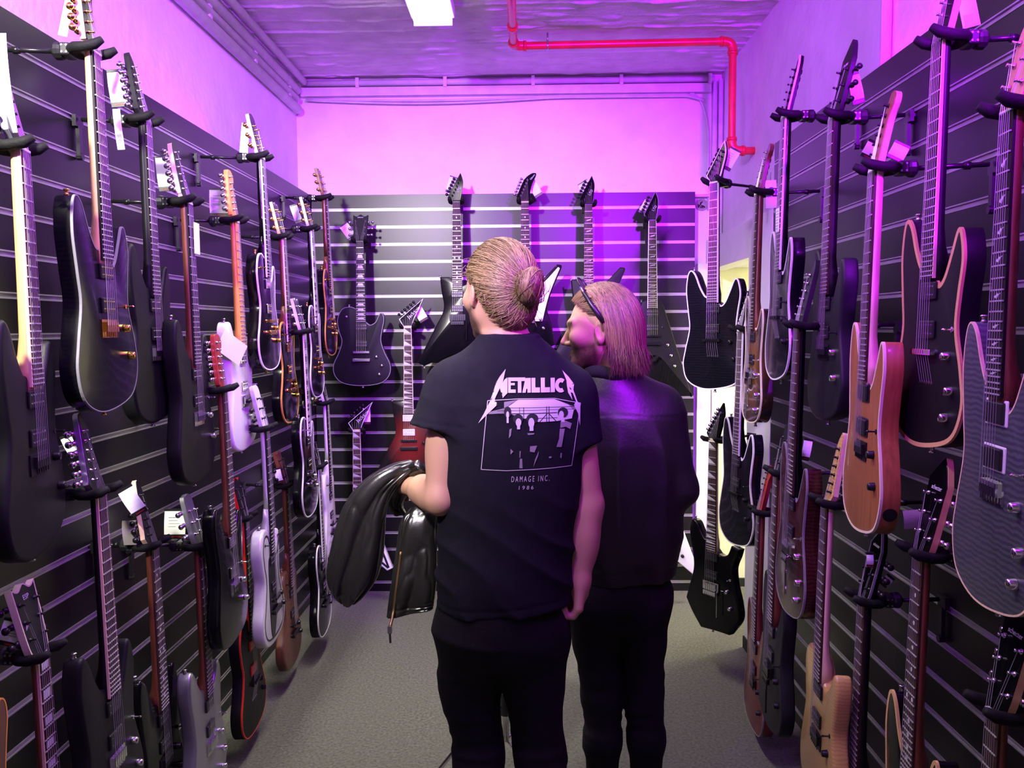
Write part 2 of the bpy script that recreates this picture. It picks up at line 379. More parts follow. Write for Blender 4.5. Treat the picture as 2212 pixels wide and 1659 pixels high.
# LED strips lying on top of the slatwall panels, behind their upper edge
mat('led_glow', (0.3, 0.1, 0.4), emit=(PURPLE, 4.0))
for (x, y, z), sx, sy, e in LED:
    lab = {3: 'purple LED strip on top of the back slatwall', 8: 'purple LED strip on top of the left slatwall', 5: 'purple LED strip on top of the right slatwall'}[e]
    root = empty('led_strip', (x, y, z - .012), label=lab, cat='light', group='LED strips above the slatwalls')
    obj('channel', rbox(-sx / 2 - .003, sx / 2 + .003, -sy / 2 - .003, sy / 2 + .003, -.008, .004, .001, 1), 'alu', root)
    obj('diode_strip', rbox(-sx / 2, sx / 2, -sy / 2, sy / 2, .004, .007, .001, 1), 'led_glow', root)
# ------------------------------------------------------------------ guitars
def spline(pts, seg=6):
    n = len(pts); P = [Vector((p[0], p[1])) for p in pts]; cn = [len(p) > 2 for p in pts]; out = []
    for i in range(n):
        a, b, c, d = P[i - 1], P[i], P[(i + 1) % n], P[(i + 2) % n]
        m1 = (c - b) if cn[i] else (c - a) * .5
        m2 = (c - b) if cn[(i + 1) % n] else (d - b) * .5
        k = 1 if (cn[i] and cn[(i + 1) % n]) else seg
        for s in range(k):
            t = s / k
            out.append(b * (2 * t**3 - 3 * t**2 + 1) + m1 * (t**3 - 2 * t**2 + t) + c * (-2 * t**3 + 3 * t**2) + m2 * (t**3 - t**2))
    ar = sum(p.x * q.y - q.x * p.y for p, q in zip(out, out[1:] + out[:1]))
    if ar < 0: out = out[::-1]
    return out                                             # counter-clockwise seen from the front
def inset(O, d):
    n = len(O); res = []
    for i in range(n):
        a, b, c = O[i - 1], O[i], O[(i + 1) % n]
        e1 = (b - a); e2 = (c - b)
        n1 = Vector((e1.y, -e1.x)); n2 = Vector((e2.y, -e2.x))
        if n1.length > 1e-9: n1.normalize()
        if n2.length > 1e-9: n2.normalize()
        nn = n1 + n2
        if nn.length < 1e-6: nn = n1
        nn.normalize(); k = max(.45, nn.dot(n1))
        res.append(b - nn * (d / k))
    return res
def slab(O, y0, y1, r, steps=3):
    """outline extruded from front y0 to back y1 with rounded edges"""
    bm = bmesh.new(); rings = []
    prof = []
    for k in range(steps + 1):
        a = math.pi / 2 * k / steps
        prof.append((r * (1 - math.sin(a)), y0 + r * (1 - math.cos(a))))
    for k in range(steps, -1, -1):
        a = math.pi / 2 * k / steps
        prof.append((r * (1 - math.sin(a)), y1 - r * (1 - math.cos(a))))
    for d, y in prof:
        I = inset(O, d) if d > 1e-6 else O
        rings.append([bm.verts.new((p.x, y, p.y)) for p in I])
    n = len(O)
    for a, b in zip(rings, rings[1:]):
        for i in range(n): bm.faces.new((a[i], b[i], b[(i + 1) % n], a[(i + 1) % n]))
    bm.faces.new(rings[0]); bm.faces.new(rings[-1][::-1])
    for f in bm.faces: f.smooth = True
    bmesh.ops.recalc_face_normals(bm, faces=bm.faces)
    for e in bm.edges:
        if e.calc_face_angle(0) > 0.6: e.smooth = False
    return bm
def strip(O, d0, d1, y, side=0.0):
    """flat band on the front along the outline (binding, pinstripe), optionally wrapping down the side"""
    bm = bmesh.new(); n = len(O); rr = []
    if side: rr.append([bm.verts.new((p.x, y + side, p.y)) for p in inset(O, d0)])
    rr.append([bm.verts.new((p.x, y, p.y)) for p in inset(O, d0)])
    rr.append([bm.verts.new((p.x, y, p.y)) for p in inset(O, d1)])
    rr.append([bm.verts.new((p.x, y + .0012, p.y)) for p in inset(O, d1 + .0002)])
    for a, b in zip(rr, rr[1:]):
        for i in range(n): bm.faces.new((a[i], a[(i + 1) % n], b[(i + 1) % n], b[i]))
    bmesh.ops.recalc_face_normals(bm, faces=bm.faces)
    return bm
SHAPES = {
 'sstrat': [(-.026, -.468, 1), (-.046, -.462), (-.072, -.425), (-.098, -.372), (-.122, -.352), (-.140, -.372), (-.148, -.44), (-.136, -.53), (-.128, -.60), (-.150, -.69), (-.161, -.755), (-.138, -.82), (-.065, -.853), (.03, -.85), (.122, -.822), (.159, -.755), (.147, -.68), (.121, -.60), (.126, -.53), (.137, -.46), (.124, -.405), (.106, -.400), (.086, -.440), (.062, -.487), (.042, -.505), (.028, -.498, 1)],
 'strat': [(-.026, -.462, 1), (-.05, -.455), (-.078, -.42), (-.105, -.375), (-.128, -.365), (-.148, -.395), (-.150, -.45), (-.133, -.53), (-.128, -.60), (-.152, -.69), (-.161, -.75), (-.140, -.81), (-.07, -.835), (.03, -.833), (.12, -.81), (.159, -.745), (.147, -.68), (.125, -.60), (.130, -.53), (.140, -.47), (.128, -.425), (.106, -.42), (.082, -.46), (.058, -.485), (.040, -.49), (.028, -.485, 1)],
 'lp': [(-.024, -.382, 1), (-.065, -.368), (-.112, -.385), (-.137, -.445), (-.128, -.51), (-.113, -.565), (-.132, -.63), (-.163, -.70), (-.156, -.762), (-.105, -.806), (0, -.820), (.105, -.806), (.156, -.762), (.163, -.70), (.132, -.63), (.112, -.565), (.119, -.505), (.130, -.45), (.126, -.415), (.110, -.405), (.098, -.425), (.080, -.458), (.050, -.472), (.026, -.455, 1)],
 'tele': [(-.026, -.438, 1), (-.07, -.425), (-.118, -.432), (-.143, -.475), (-.136, -.54), (-.126, -.60), (-.146, -.68), (-.160, -.75), (-.140, -.812), (-.07, -.838), (.03, -.838), (.118, -.815), (.158, -.752), (.146, -.68), (.122, -.60), (.130, -.54), (.139, -.48), (.130, -.437), (.108, -.432), (.086, -.47), (.060, -.495), (.040, -.497), (.028, -.49, 1)],
 'explorer': [(-.024, -.42, 1), (-.098, -.420, 1), (-.090, -.50), (-.078, -.60), (-.125, -.70), (-.20, -.845), (-.232, -.905, 1), (-.195, -.925, 1), (-.06, -.868), (.09, -.835), (.165, -.805, 1), (.150, -.70), (.125, -.605), (.150, -.50), (.205, -.372), (.200, -.352, 1), (.180, -.350, 1), (.10, -.43), (.024, -.47, 1)],
 'vee': [(-.026, -.44, 1), (-.058, -.455, 1), (-.215, -.955), (-.212, -.975, 1), (-.178, -.975, 1), (-.06, -.79), (0, -.765), (.06, -.79), (.178, -.975, 1), (.212, -.975, 1), (.215, -.955), (.058, -.455, 1), (.026, -.44, 1)],
 'rhoads': [(-.026, -.42, 1), (-.055, -.435, 1), (-.20, -.93, 1), (-.165, -.945, 1), (-.045, -.735), (.0, -.705), (.05, -.72), (.165, -.815, 1), (.195, -.80, 1), (.06, -.435, 1), (.026, -.42, 1)],
 'sharp': [(-.026, -.45, 1), (-.05, -.445), (-.075, -.415), (-.098, -.38), (-.125, -.372), (-.140, -.40), (-.138, -.46), (-.120, -.53), (-.115, -.60), (-.142, -.69), (-.158, -.745, 1), (-.12, -.80), (-.065, -.86, 1), (.02, -.852), (.10, -.848, 1), (.155, -.77), (.152, -.70), (.128, -.62), (.118, -.55), (.140, -.49), (.150, -.455, 1), (.105, -.448, 1), (.085, -.49), (.055, -.505), (.028, -.50, 1)],
}
HEADS = {  # outline, list of (post u, post v), side of the buttons
 'kh': ([(-.0215, 0, 1), (-.046, .030, 1), (-.040, .048), (.022, .172, 1), (.037, .118), (.030, .05), (.0215, 0, 1)], [(-.022 + .0082 * i, .034 + .0185 * i) for i in range(6)], 'L'),
 'jackson': [(-.0215, 0, 1)],
 'inline': ([(-.0215, 0, 1), (-.034, .022), (-.037, .04), (-.018, .165), (.004, .182), (.026, .172), (.033, .150), (.018, .12), (.0185, .06), (.0215, 0, 1)], [(-.020 + .0024 * i, .038 + .0225 * i) for i in range(6)], 'L'),
 'fender': ([(-.0215, 0, 1), (-.030, .020), (-.036, .034), (-.030, .165), (-.010, .185), (.020, .183), (.036, .165), (.034, .145), (.018, .118), (.020, .05), (.0215, 0, 1)], [(-.018, .040 + .0235 * i) for i in range(6)], 'L'),
 'pointy': ([(-.0215, 0, 1), (-.040, .028, 1), (-.032, .06), (-.008, .18), (.006, .198, 1), (.022, .160), (.022, .06), (.0215, 0, 1)], [(-.020 + .0035 * i, .035 + .0235 * i) for i in range(6)], 'L'),
 'reverse': ([(-.0215, 0, 1), (-.022, .06), (-.022, .160), (-.006, .198, 1), (.008, .18), (.032, .06), (.040, .028, 1), (.0215, 0, 1)], [(.020 - .0035 * i, .035 + .0235 * i) for i in range(6)], 'R'),
 'hockey': ([(-.0215, 0, 1), (-.046, .030), (-.040, .048), (-.004, .130), (.034, .165), (.060, .170), (.064, .155), (.040, .100), (.028, .04), (.0215, 0, 1)], [(-.022 + .0075 * i, .034 + .0185 * i) for i in range(6)], 'L'),
 'book': ([(-.0215, 0, 1), (-.036, .028), (-.043, .155, 1), (-.022, .146), (0, .158), (.022, .146), (.043, .155, 1), (.036, .028), (.0215, 0, 1)], [(-.024, .042), (-.026, .080), (-.028, .118), (.024, .042), (.026, .080), (.028, .118)], 'B'),
 'schecter': ([(-.0215, 0, 1), (-.033, .026), (-.040, .150, 1), (-.012, .178), (.004, .192, 1), (.018, .176), (.038, .140, 1), (.033, .026), (.0215, 0, 1)], [(-.023, .042), (-.025, .080), (-.027, .118), (.023, .036), (.025, .074), (.027, .112)], 'B'),
 'prs': ([(-.0215, 0, 1), (-.036, .03), (-.040, .125), (-.018, .165, 1), (.0, .155), (.030, .135), (.036, .06), (.033, .028), (.0215, 0, 1)], [(-.024, .042), (-.026, .080), (-.026, .118), (.022, .040), (.024, .075), (.024, .11)], 'B'),
 'split': ([(-.0215, 0, 1), (-.034, .024), (-.036, .150), (-.016, .168), (.016, .168), (.034, .14), (.030, .03), (.0215, 0, 1)], [(-.023, .042), (-.024, .080), (-.024, .118), (.021, .042), (.021, .078), (.021, .114)], 'B'),
}
HEADS['jackson'] = ([(-.0215, 0, 1), (-.050, .046, 1), (.088, .168, 1), (.036, .048), (.024, .012), (.0215, 0, 1)], [(-.028 + .0165 * i, .050 + .0145 * i) for i in range(6)], 'L')
# shared little meshes
def shared():
    S = {}
    S['fret'] = bm_mesh(rbox(-.5, .5, -.0018, .0006, -.0014, .0014, .0005, 1), 'fret')
    bm = bmesh.new(); T = Matrix.Rotation(R(90), 4, 'X')
    lathe(bm, [(.0055, 0), (.0055, .002), (.0032, .0025), (.0026, .010), (.0034, .013)], 8, T)               # post, towards -y
    box(bm, -.022, -.006, .0145, .024, -.006, .006)                                                          # gear housing behind
    tube(bm, [(-.020, .019, 0), (-.030, .019, 0)], .0022, 6)
    tube(bm, [(-.029, .019, 0), (-.034, .019, 0), (-.042, .019, 0), (-.046, .019, 0)], [.003, .0075, .0085, .004], 10, ry=None)
    for f in bm.faces: f.smooth = True
    S['tuner'] = bm_mesh(bm, 'tuner')
    bm = rbox(-.0345, .0345, -.0062, .001, -.019, .019, .003, 2); S['hum'] = bm_mesh(bm, 'humbucker')
    bm = rbox(-.0425, .0425, -.0022, .001, -.0225, .0225, .002, 1); S['ring'] = bm_mesh(bm, 'pickup_ring')
    bm = rbox(-.0345, .0345, -.0062, .001, -.009, .009, .004, 2); S['single'] = bm_mesh(bm, 'single_coil')
    bm = bmesh.new()
    for zz in (-.009, .009):
        for k in range(6):
            lathe(bm, [(.0022, 0), (.0022, .0012)], 6, Matrix.Translation((-.026 + .0104 * k, -.006, zz)) @ T)
    S['poles'] = bm_mesh(bm, 'pole_pieces')
    bm = bmesh.new(); lathe(bm, [(.0105, 0), (.0100, .003), (.0088, .013), (.0078, .0155), (.002, .0160)], 16, T)
    for f in bm.faces: f.smooth = True
    S['knob'] = bm_mesh(bm, 'knob')
    bm = bmesh.new(); lathe(bm, [(.006, 0), (.006, .003), (.002, .004), (.0022, .016), (.0032, .020), (.001, .023)], 10, T); S['switch'] = bm_mesh(bm, 'switch')
    bm = bmesh.new(); lathe(bm, [(.007, 0), (.0045, .003), (.0040, .009), (.0075, .012), (.006, .014)], 12); S['strap'] = bm_mesh(bm, 'strap_button', True)
    bm = bmesh.new(); lathe(bm, [(.016, 0), (.016, .002), (.008, .003), (.008, .0045), (.0045, .0046)], 16); S['jack'] = bm_mesh(bm, 'jack')
    # bridges
    bm = bmesh.new(); box(bm, -.046, .046, -.016, -.006, -.006, .006)
    for k in range(6): box(bm, -.029 + .0104 * k, -.0225 + .0104 * k, -.019, -.016, -.004, .004)
    for x in (-.039, .039): lathe(bm, [(.006, 0), (.006, .012)], 10, Matrix.Translation((x, 0, 0)) @ T)
    S['tom'] = bm_mesh(bm, 'bridge')
    bm = rbox(-.050, .050, -.018, -.006, -.009, .009, .003, 2)
    for x in (-.042, .042): lathe(bm, [(.008, 0), (.008, .019)], 12, Matrix.Translation((x, 0, 0)) @ T)
    S['tail'] = bm_mesh(bm, 'tailpiece')
    bm = bmesh.new(); box(bm, -.041, .041, -.004, 0.001, -.030, .014)
    for k in range(6):
        x = -.0285 + .0107 * k; box(bm, x, x + .0085, -.0115, -.004, -.016, .008)
        tube(bm, [(x + .004, -.008, -.016), (x + .004, -.008, -.028)], .0013, 5)
    S['hard'] = bm_mesh(bm, 'bridge')
    bm = bmesh.new(); box(bm, -.045, .045, -.009, 0.001, -.022, .016); box(bm, -.036, .036, -.018, -.010, -.043, -.024)
    for k in range(6):
        x = -.0285 + .0107 * k; box(bm, x, x + .0088, -.0175, -.009, -.020, .010)
        tube(bm, [(x + .0044, -.014, -.02), (x + .0044, -.017, -.046)], .0028, 6)
    tube(bm, [(.040, -.012, -.02), (.050, -.022, -.02), (.052, -.024, -.06), (.050, -.022, -.13)], .0028, 6)
    S['floyd'] = bm_mesh(bm, 'bridge')
    bm = bmesh.new()
    for k in range(6): lathe(bm, [(.0035, 0), (.0035, .0012)], 8, Matrix.Translation((-.0265 + .0106 * k, 0, 0)) @ T)
    S['ferrules'] = bm_mesh(bm, 'string_ferrules')
    # inlays (unit = 1 fret width by 1 spacing)
    def flat(pts):
        bm = bmesh.new(); bm.faces.new([bm.verts.new((u, -.0006, v)) for u, v in pts]); bmesh.ops.recalc_face_normals(bm, faces=bm.faces)
        f = bm.faces[:]; e = bmesh.ops.extrude_face_region(bm, geom=f)
        for v in e['geom']:
            if isinstance(v, bmesh.types.BMVert): v.co.y += .0005
        return bm_mesh(bm, 'inlay')
    S['dot'] = flat([(.10 * math.cos(a), .10 * math.sin(a)) for a in np.linspace(0, 6.283, 11)[:-1]])
    S['block'] = flat([(-.32, -.32), (.32, -.32), (.32, .32), (-.32, .32)])
    S['trap'] = flat([(-.36, -.30), (.36, -.30), (.26, .30), (-.26, .30)])
    S['fin'] = flat([(-.46, -.38), (.44, -.38), (-.46, .40)])
    S['bird'] = flat([(-.30, -.10), (.0, -.28), (.10, -.02), (.34, .22), (.04, .14), (-.02, .34), (-.08, .06)])
    S['flag'] = flat([(-.44, -.12), (.30, .02), (.44, .30), (.06, .16), (-.20, .10)])
    return S
S = shared()
HANG = None
def make_hanger(loc, rotz, off, label):
    h = empty('guitar_hanger', loc, (0, 0, rotz), label, 'hanger', 'guitar hangers on the slatwalls')
    key = round(off, 3)
    if key not in make_hanger.cache:
        d = {}
        bm = bmesh.new()
        pts = [(-.037, -.040, .016), (-.036, -.022, .006), (-.0355, .006, .0), (-.033, .028, 0), (-.020, .040, 0), (0, .043, 0), (.020, .040, 0), (.033, .028, 0), (.0355, .006, .0), (.036, -.022, .006), (.037, -.040, .016)]
        tube(bm, pts, [.008] + [.0118] * 9 + [.008], 10)
        for f in bm.faces: f.smooth = True
        d['yoke'] = (bm_mesh(bm, 'yoke'), 'rubber')
        bm = rbox(-.023, .023, .044, .068, -.015, .015, .004); d['swivel_block'] = (bm_mesh(bm, 'swivel_block'), 'black_plastic')
        bm = bmesh.new(); T = Matrix.Translation((0, .068, 0)) @ Matrix.Rotation(R(-90), 4, 'X'); lathe(bm, [(.019, 0), (.021, .006), (.021, .016), (.015, .022)], 12, T)
        d['collar'] = (bm_mesh(bm, 'collar'), 'black_plastic')
        bm = bmesh.new()
        for x in (-1, 1):
            for zz in (-.008, .008):
                for yy in (.050, .061):
                    lathe(bm, [(.0025, 0), (.0025, .0015)], 6, Matrix.Translation((x * .023, yy, zz)) @ Matrix.Rotation(R(90 * x), 4, 'Y'))
        d['screws'] = (bm_mesh(bm, 'screws'), 'steel')
        bm = bmesh.new(); tube(bm, [(0, .088, 0), (0, off - .02, .004)], .006, 8); tube(bm, [(0, off - .075, .002), (0, off - .06, .002)], .009, 8)
        d['rod'] = (bm_mesh(bm, 'rod', True), 'black_metal')
        bm = bmesh.new(); box(bm, -.022, .022, off - .014, off - .003, -.018, .014); box(bm, -.009, .009, off - .016, off - .006, -.105, -.016)
        box(bm, -.020, .020, off - .006, off + .005, -.0045, .0045); tube(bm, [(0, off - .02, -.100), (0, off - .004, -.100)], .010, 10)
        d['bracket'] = (bm_mesh(bm, 'bracket'), 'black_metal')
        make_hanger.cache[key] = d
    for n, (me, m) in make_hanger.cache[key].items(): mesh_obj(n, me, m, h)
    return h
make_hanger.cache = {}
LOGOS = {}
NUTS = []
def guitar(name, loc, rotz, off, label, short, shape='sstrat', scale=.648, body='black_matte', bind=None, bw=.0045, neck='maple', board='rosewood',
           head='pointy', hface='black_gloss', hside=None, hbind=None, hw='black_metal', pu='hum', pum='black_plastic', pring=None, bridge='hard', inlay=None,
           nstr=6, knobs=2, frets=24, nbind=None, lean=-1.5, roll=0.0, yaw=0.0, pin=None, guard=None, logo=None, jack=False, thick=.044, hang=True, hscale=1.0, fretm='fret', knobm=None, cat='guitar'):
    rz = R(rotz + yaw); NUTS.append(Vector(loc))
    g = empty(name, loc, (R(lean), R(roll), rz), label, cat, 'electric guitars on the walls')
    O = spline(SHAPES[shape])
    er = .0022 if bind else (.006 if shape in ('explorer', 'vee', 'rhoads') else .009)
    b = obj('body', slab(O, 0, thick, er), body, g)
    if bind: obj('binding', strip(O, -.0004, bw, -.0005, .006), bind, b)
    if pin:
        for d0, d1, m in pin: obj('pinstripe', strip(O, d0, d1, -.0006), m, b)
    fend = scale * (1 - 2 ** (-frets / 12)) + .006
    joint = {'lp': -.375, 'explorer': -.42, 'vee': -.445, 'rhoads': -.425}.get(shape, -.46)
    wn, wb = .0215 * (1 + .06 * (nstr - 6)), .0282 * (1 + .08 * (nstr - 6))
    W = lambda v: wn + (wb - wn) * min(1, -v / .47)
    # neck
    bm = bmesh.new(); rr = []
    vsn = [.012, 0, -.03, -.12, -.22, -.32, joint + .075, joint + .035, joint + .005, joint - .05]
    ds = [.0125, .0165, .0170, .0178, .0185, .0195, .0205, .026, .036, .036]
    for v, d in zip(vsn, ds):
        ww = W(v); rr.append([bm.verts.new((ww * math.cos(a), -.0035 + (d + .0035) * math.sin(a) ** .8 if 0 < k < 8 else -.0035, v)) for k, a in enumerate(np.linspace(0, math.pi, 9))])
    for p, q in zip(rr, rr[1:]):
        for i in range(8): bm.faces.new((p[i], p[i + 1], q[i + 1], q[i]))
        bm.faces.new((p[8], p[0], q[0], q[8]))
    bm.faces.new(rr[0]); bm.faces.new(rr[-1][::-1]); bmesh.ops.recalc_face_normals(bm, faces=bm.faces)
    nk = obj('neck', bm, neck, g, True)
    # fretboard
    bm = bmesh.new(); rr = []
    for v in (0, -fend):
        ww = W(v); rr.append([bm.verts.new((x, y, v)) for x, y in ((-ww, -.0032), (-ww, -.0085), (-ww * .5, -.0100), (ww * .5, -.0100), (ww, -.0085), (ww, -.0032))])
    p, q = rr
    for i in range(6): bm.faces.new((p[i], p[(i + 1) % 6], q[(i + 1) % 6], q[i]))
    bm.faces.new(p); bm.faces.new(q[::-1]); bmesh.ops.recalc_face_normals(bm, faces=bm.faces)
    fb = obj('fretboard', bm, board, g)
    if nbind:
        bm = bmesh.new()
        for s in (-1, 1):
            a = [bm.verts.new((s * (W(v) + dx), y, v)) for v in (0, -fend) for dx, y in ((.0004, -.0030), (.0004, -.0089), (-.0022, -.0096), (-.0022, -.0030))]
            for i in range(4): bm.faces.new((a[i], a[(i + 1) % 4], a[4 + (i + 1) % 4], a[4 + i]))
            bm.faces.new(a[:4]); bm.faces.new(a[4:])
        bmesh.ops.recalc_face_normals(bm, faces=bm.faces); obj('board_binding', bm, nbind, fb)
    obj('nut', rbox(-wn, wn, -.0125, -.003, -.002, .003, .0006, 1), 'white_plastic' if neck != 'black_matte' else 'black_plastic', fb)
    fp = lambda i: -scale * (1 - 2 ** (-i / 12))
    for i in range(1, frets + 1):
        mesh_obj('fret', S['fret'], fretm if fretm == 'fret' else None, fb, loc=(0, -.0100, fp(i)), scale=(2 * W(fp(i)) - .002, 1, 1))
    if inlay:
        for i in (1, 3, 5, 7, 9, 12, 15, 17, 19, 21):
            if i == 1 and inlay not in ('block', 'fin'): continue
            v = (fp(i) + fp(i - 1)) / 2; sp = fp(i - 1) - fp(i); ww = 2 * W(v)
            sz = ww if inlay == 'dot' else sp
            sx = ww
            if inlay == 'dot' and i == 12:
                for s in (-.25, .25): mesh_obj('inlay', S['dot'], 'pearl', fb, loc=(s * ww, -.0098, v), scale=(sx, 1, sz))
            elif inlay in ('bird', 'flag'):
                mesh_obj('inlay', S[inlay], 'pearl', fb, loc=(0, -.0098, v), scale=(sx * .8, 1, min(sz, .03)))
            else: mesh_obj('inlay', S[inlay], 'pearl', fb, loc=(0, -.0098, v), scale=(sx, 1, sz))
    # headstock tilted back
    ho, posts, side = HEADS[head]
    tilt = R(11) if head not in ('fender',) else R(4)
    HM = Matrix.Rotation(-tilt, 4, 'X')
    hs = bpy.data.objects.new('headstock', None)
    Oh = [p * hscale for p in spline(ho, 5)]
    hsd = hside or neck
    h = obj('headstock', slab(Oh, -.0050, .0095, .0012, 1), hsd, g); h.rotation_euler = (-tilt, 0, 0); h.location = (0, .001, .002)
    if hface != hsd: obj('headstock_face', slab([p for p in Oh], -.0066, -.0050, .0004, 1), hface, h)
    if hbind: obj('headstock_binding', strip(Oh, -.0003, .0028, -.0070, .006), hbind, h)
    npost = posts if nstr == 6 else posts
    for (pu_, pv) in npost:
        sx = -1 if (side == 'R' or (side == 'B' and pu_ > 0)) else 1
        o = mesh_obj('tuner', S['tuner'], None, h, loc=(pu_ * hscale, -.006, pv * hscale), scale=(sx, 1, 1))
        edge = 0
        if side == 'L' and head in ('kh', 'jackson', 'hockey'): o.rotation_euler = (0, R({'kh': 25, 'jackson': 48, 'hockey': 25}[head]), 0)
        o.data.materials.clear() if False else None
        if not o.material_slots: o.data.materials.append(None)
        o.material_slots[0].link = 'OBJECT'; o.material_slots[0].material = M[hw]
    if logo:
        txt, size, lu, lv, la = logo
        if (txt, size) not in LOGOS:
            me = text_mesh(txt, size); me.transform(Matrix.Rotation(R(90), 4, 'X')); LOGOS[(txt, size)] = me
        mesh_obj('logo', LOGOS[(txt, size)], 'logo', h, loc=(lu, -.0068 - .0003, lv), rot=(0, R(-la), 0))
    # strings
    wbr = .026 * (1 + .19 * (nstr - 6)); ybr = -.0185 if bridge in ('tom', 'floyd') else -.0125
    for k in range(nstr):
        f = k / (nstr - 1) * 2 - 1; x0 = f * wn * .82; x1 = f * wbr
        bm = bmesh.new(); tube(bm, [(x0, -.0128, 0), (x1, ybr, -scale)], .0004 + .0003 * (1 - k / (nstr - 1)), 4, False)
        if bridge == 'through': tube(bm, [(x1, ybr, -scale), (f * .027, 0, -scale - .065)], .0006, 4, False)
        if k < len(posts):
            pq = (sorted(posts, key=lambda p: p[1]) if side != 'B' else (posts[:3] + posts[3:][::-1]))[k]
            e = HM @ Vector((pq[0] * hscale, -.013, pq[1] * hscale)); tube(bm, [(x0, -.0128, 0), e], .0006, 4, False)
        obj('string', bm, 'string', g)
    # pickups
    pvs = [-(fend + .026), -(scale - .048)]
    if pu == 'sss': pvs = [-(fend + .016), -(scale - .095), -(scale - .045)]
    if pu == 'one': pvs = pvs[1:]
    for j, v in enumerate(pvs):
        k = 'single' if (pu == 'sss' or (pu == 'hss' and j == 0)) else 'hum'
        prt = g
        if pring and k == 'hum':
            prt = mesh_obj('pickup_ring', S['ring'].copy(), pring, g, loc=(0, 0, v))
            p = mesh_obj('pickup', S[k].copy(), pum, prt, loc=(0, -.0015, 0))
        else: p = mesh_obj('pickup', S[k].copy(), pum, g, loc=(0, -.0005, v))
        p.scale = (1.0 + .15 * (nstr - 6), 1, 1)
        if prt is g and k == 'hum': mesh_obj('pole_pieces', S['poles'].copy(), hw if hw != 'black_metal' else 'steel', p)
    if bridge == 'tom':
        mesh_obj('bridge', S['tom'].copy(), hw, g, loc=(0, 0, -scale)); mesh_obj('tailpiece', S['tail'].copy(), hw, g, loc=(0, 0, -scale - .045))
    elif bridge == 'through':
        mesh_obj('bridge', S['tom'].copy(), hw, g, loc=(0, 0, -scale)); mesh_obj('string_ferrules', S['ferrules'].copy(), 'steel', g, loc=(0, 0, -scale - .066))
    else: mesh_obj('bridge', S[bridge].copy(), hw, g, loc=(0, 0, -scale), scale=(1 + .15 * (nstr - 6), 1, 1))
    kp = {'lp': [(.085, -.655), (.115, -.705), (.10, -.755), (.135, -.665)], 'explorer': [(.085, -.66), (.10, -.71), (.115, -.76)],
          'vee': [(.085, -.70), (.105, -.76), (.125, -.82)], 'rhoads': [(.075, -.66), (.095, -.70), (.115, -.74)]}.get(shape, [(.092, -.655), (.112, -.725), (.098, -.78)])
    for u, v in kp[:knobs]: mesh_obj('knob', S['knob'].copy(), knobm or hw, g, loc=(u, .001, v))
    sp = (.105, -.60) if shape not in ('lp',) else (-.085, -.425)
    if shape in ('rhoads', 'vee'): sp = (.06, -.60)
    if shape == 'explorer': sp = (.13, -.50)
    mesh_obj('switch', S['switch'].copy(), hw, g, loc=(sp[0], .001, sp[1]))
    if guard:
        og = spline(guard[0]); obj('pickguard', slab(og, -.0025, .0005, .0008, 1), guard[1], g)
    # strap buttons
    lo = min(O, key=lambda p: p.y + abs(p.x) * .3); mesh_obj('strap_button', S['strap'].copy(), hw if hw != 'black_metal' else 'steel', g, loc=(lo.x, thick / 2, lo.y + .001), rot=(R(180), 0, 0))
    hi = max([p for p in O if p.x < -.03], key=lambda p: p.y + abs(p.x) * .1)
    mesh_obj('strap_button', S['strap'].copy(), hw if hw != 'black_metal' else 'steel', g, loc=(hi.x, thick / 2, hi.y - .001))
    if jack:
        jp = min([p for p in O if p.x > .05], key=lambda p: abs(p.y + .775) )
        mesh_obj('output_jack', S['jack'].copy(), 'black_metal', g, loc=(jp.x - .0005, thick * .55, jp.y), rot=(0, R(105), 0))
    if hang: make_hanger((loc[0], loc[1], loc[2] + .004), rz, off, 'black swivel hanger holding ' + short)
    return g
XLN, XRN, YBN = -1.05, 0.85, 4.74
OL, OR, OB = XLN - PXL, PXR - XRN, PYB - YBN
def GL(y, z, label, short, dx=0.0, yaw=3.0, **k):
    x = XLN + dx; s = x / XLN
    return guitar('electric_guitar', (x, y * s, 1.61 + (z - 1.61) * s), 90, x - PXL, label, short, yaw=yaw, **k)
def GRt(y, z, label, short, x=XRN, dx=0.0, yaw=-3.0, **k):
    s = (x + dx) / x; x = x + dx
    return guitar('electric_guitar', (x, y * s, 1.61 + (z - 1.61) * s), -90, (PXR - x), label, short, yaw=yaw, **k)
def GB(x, z, label, short, **k): return guitar('electric_guitar', (x, YBN, z), 0, OB, label, short, **k)
BW, BG = 'binding_white', 'black_gloss'
# ---- left wall, top row from the viewer to the back
GL(1.735, 1.984, 'matte black seven-string guitar with pale maple neck nearest the viewer on the left wall', 'the matte black seven-string guitar nearest the viewer on the left', neck='maple', nstr=7, body='black_matte', bridge='hard', head='pointy', hside='silver_paint', hface='charcoal', hscale=1.12, board='rosewood', nbind='maple_pale', lean=-.6, yaw=11)
GL(2.048, 2.282, 'glossy black flame-top guitar with gold hardware and pale neck, highest on the left wall', 'the glossy black guitar with gold hardware', neck='maple', body='black_flame', bind='binding_grey', bw=.002, hw='gold', pum='black_plastic', pring=None, head='fender', hface='black_gloss', hside='maple_pale', nbind=None, bridge='hard', board='ebony', lean=-1.0, dx=.02)
GL(2.315, 2.181, 'matte black guitar with black neck and black pointed headstock on the left wall', 'the matte black guitar with a black neck on the left', neck='black_matte', body='black_matte', head='pointy', hface='black_matte', board='ebony', hw='chrome', bridge='hard', lean=-1.0, dx=-.03)
GL(2.584, 1.999, 'black-violet guitar with pinkish headstock and a paper strip on its neck', 'the black-violet guitar with a paper strip on the neck', neck='mahogany', body='black_matte', head='inline', hside='maple_pale', hface='charcoal', hw='chrome', board='ebony', bridge='hard', lean=-1.2, dx=.02)
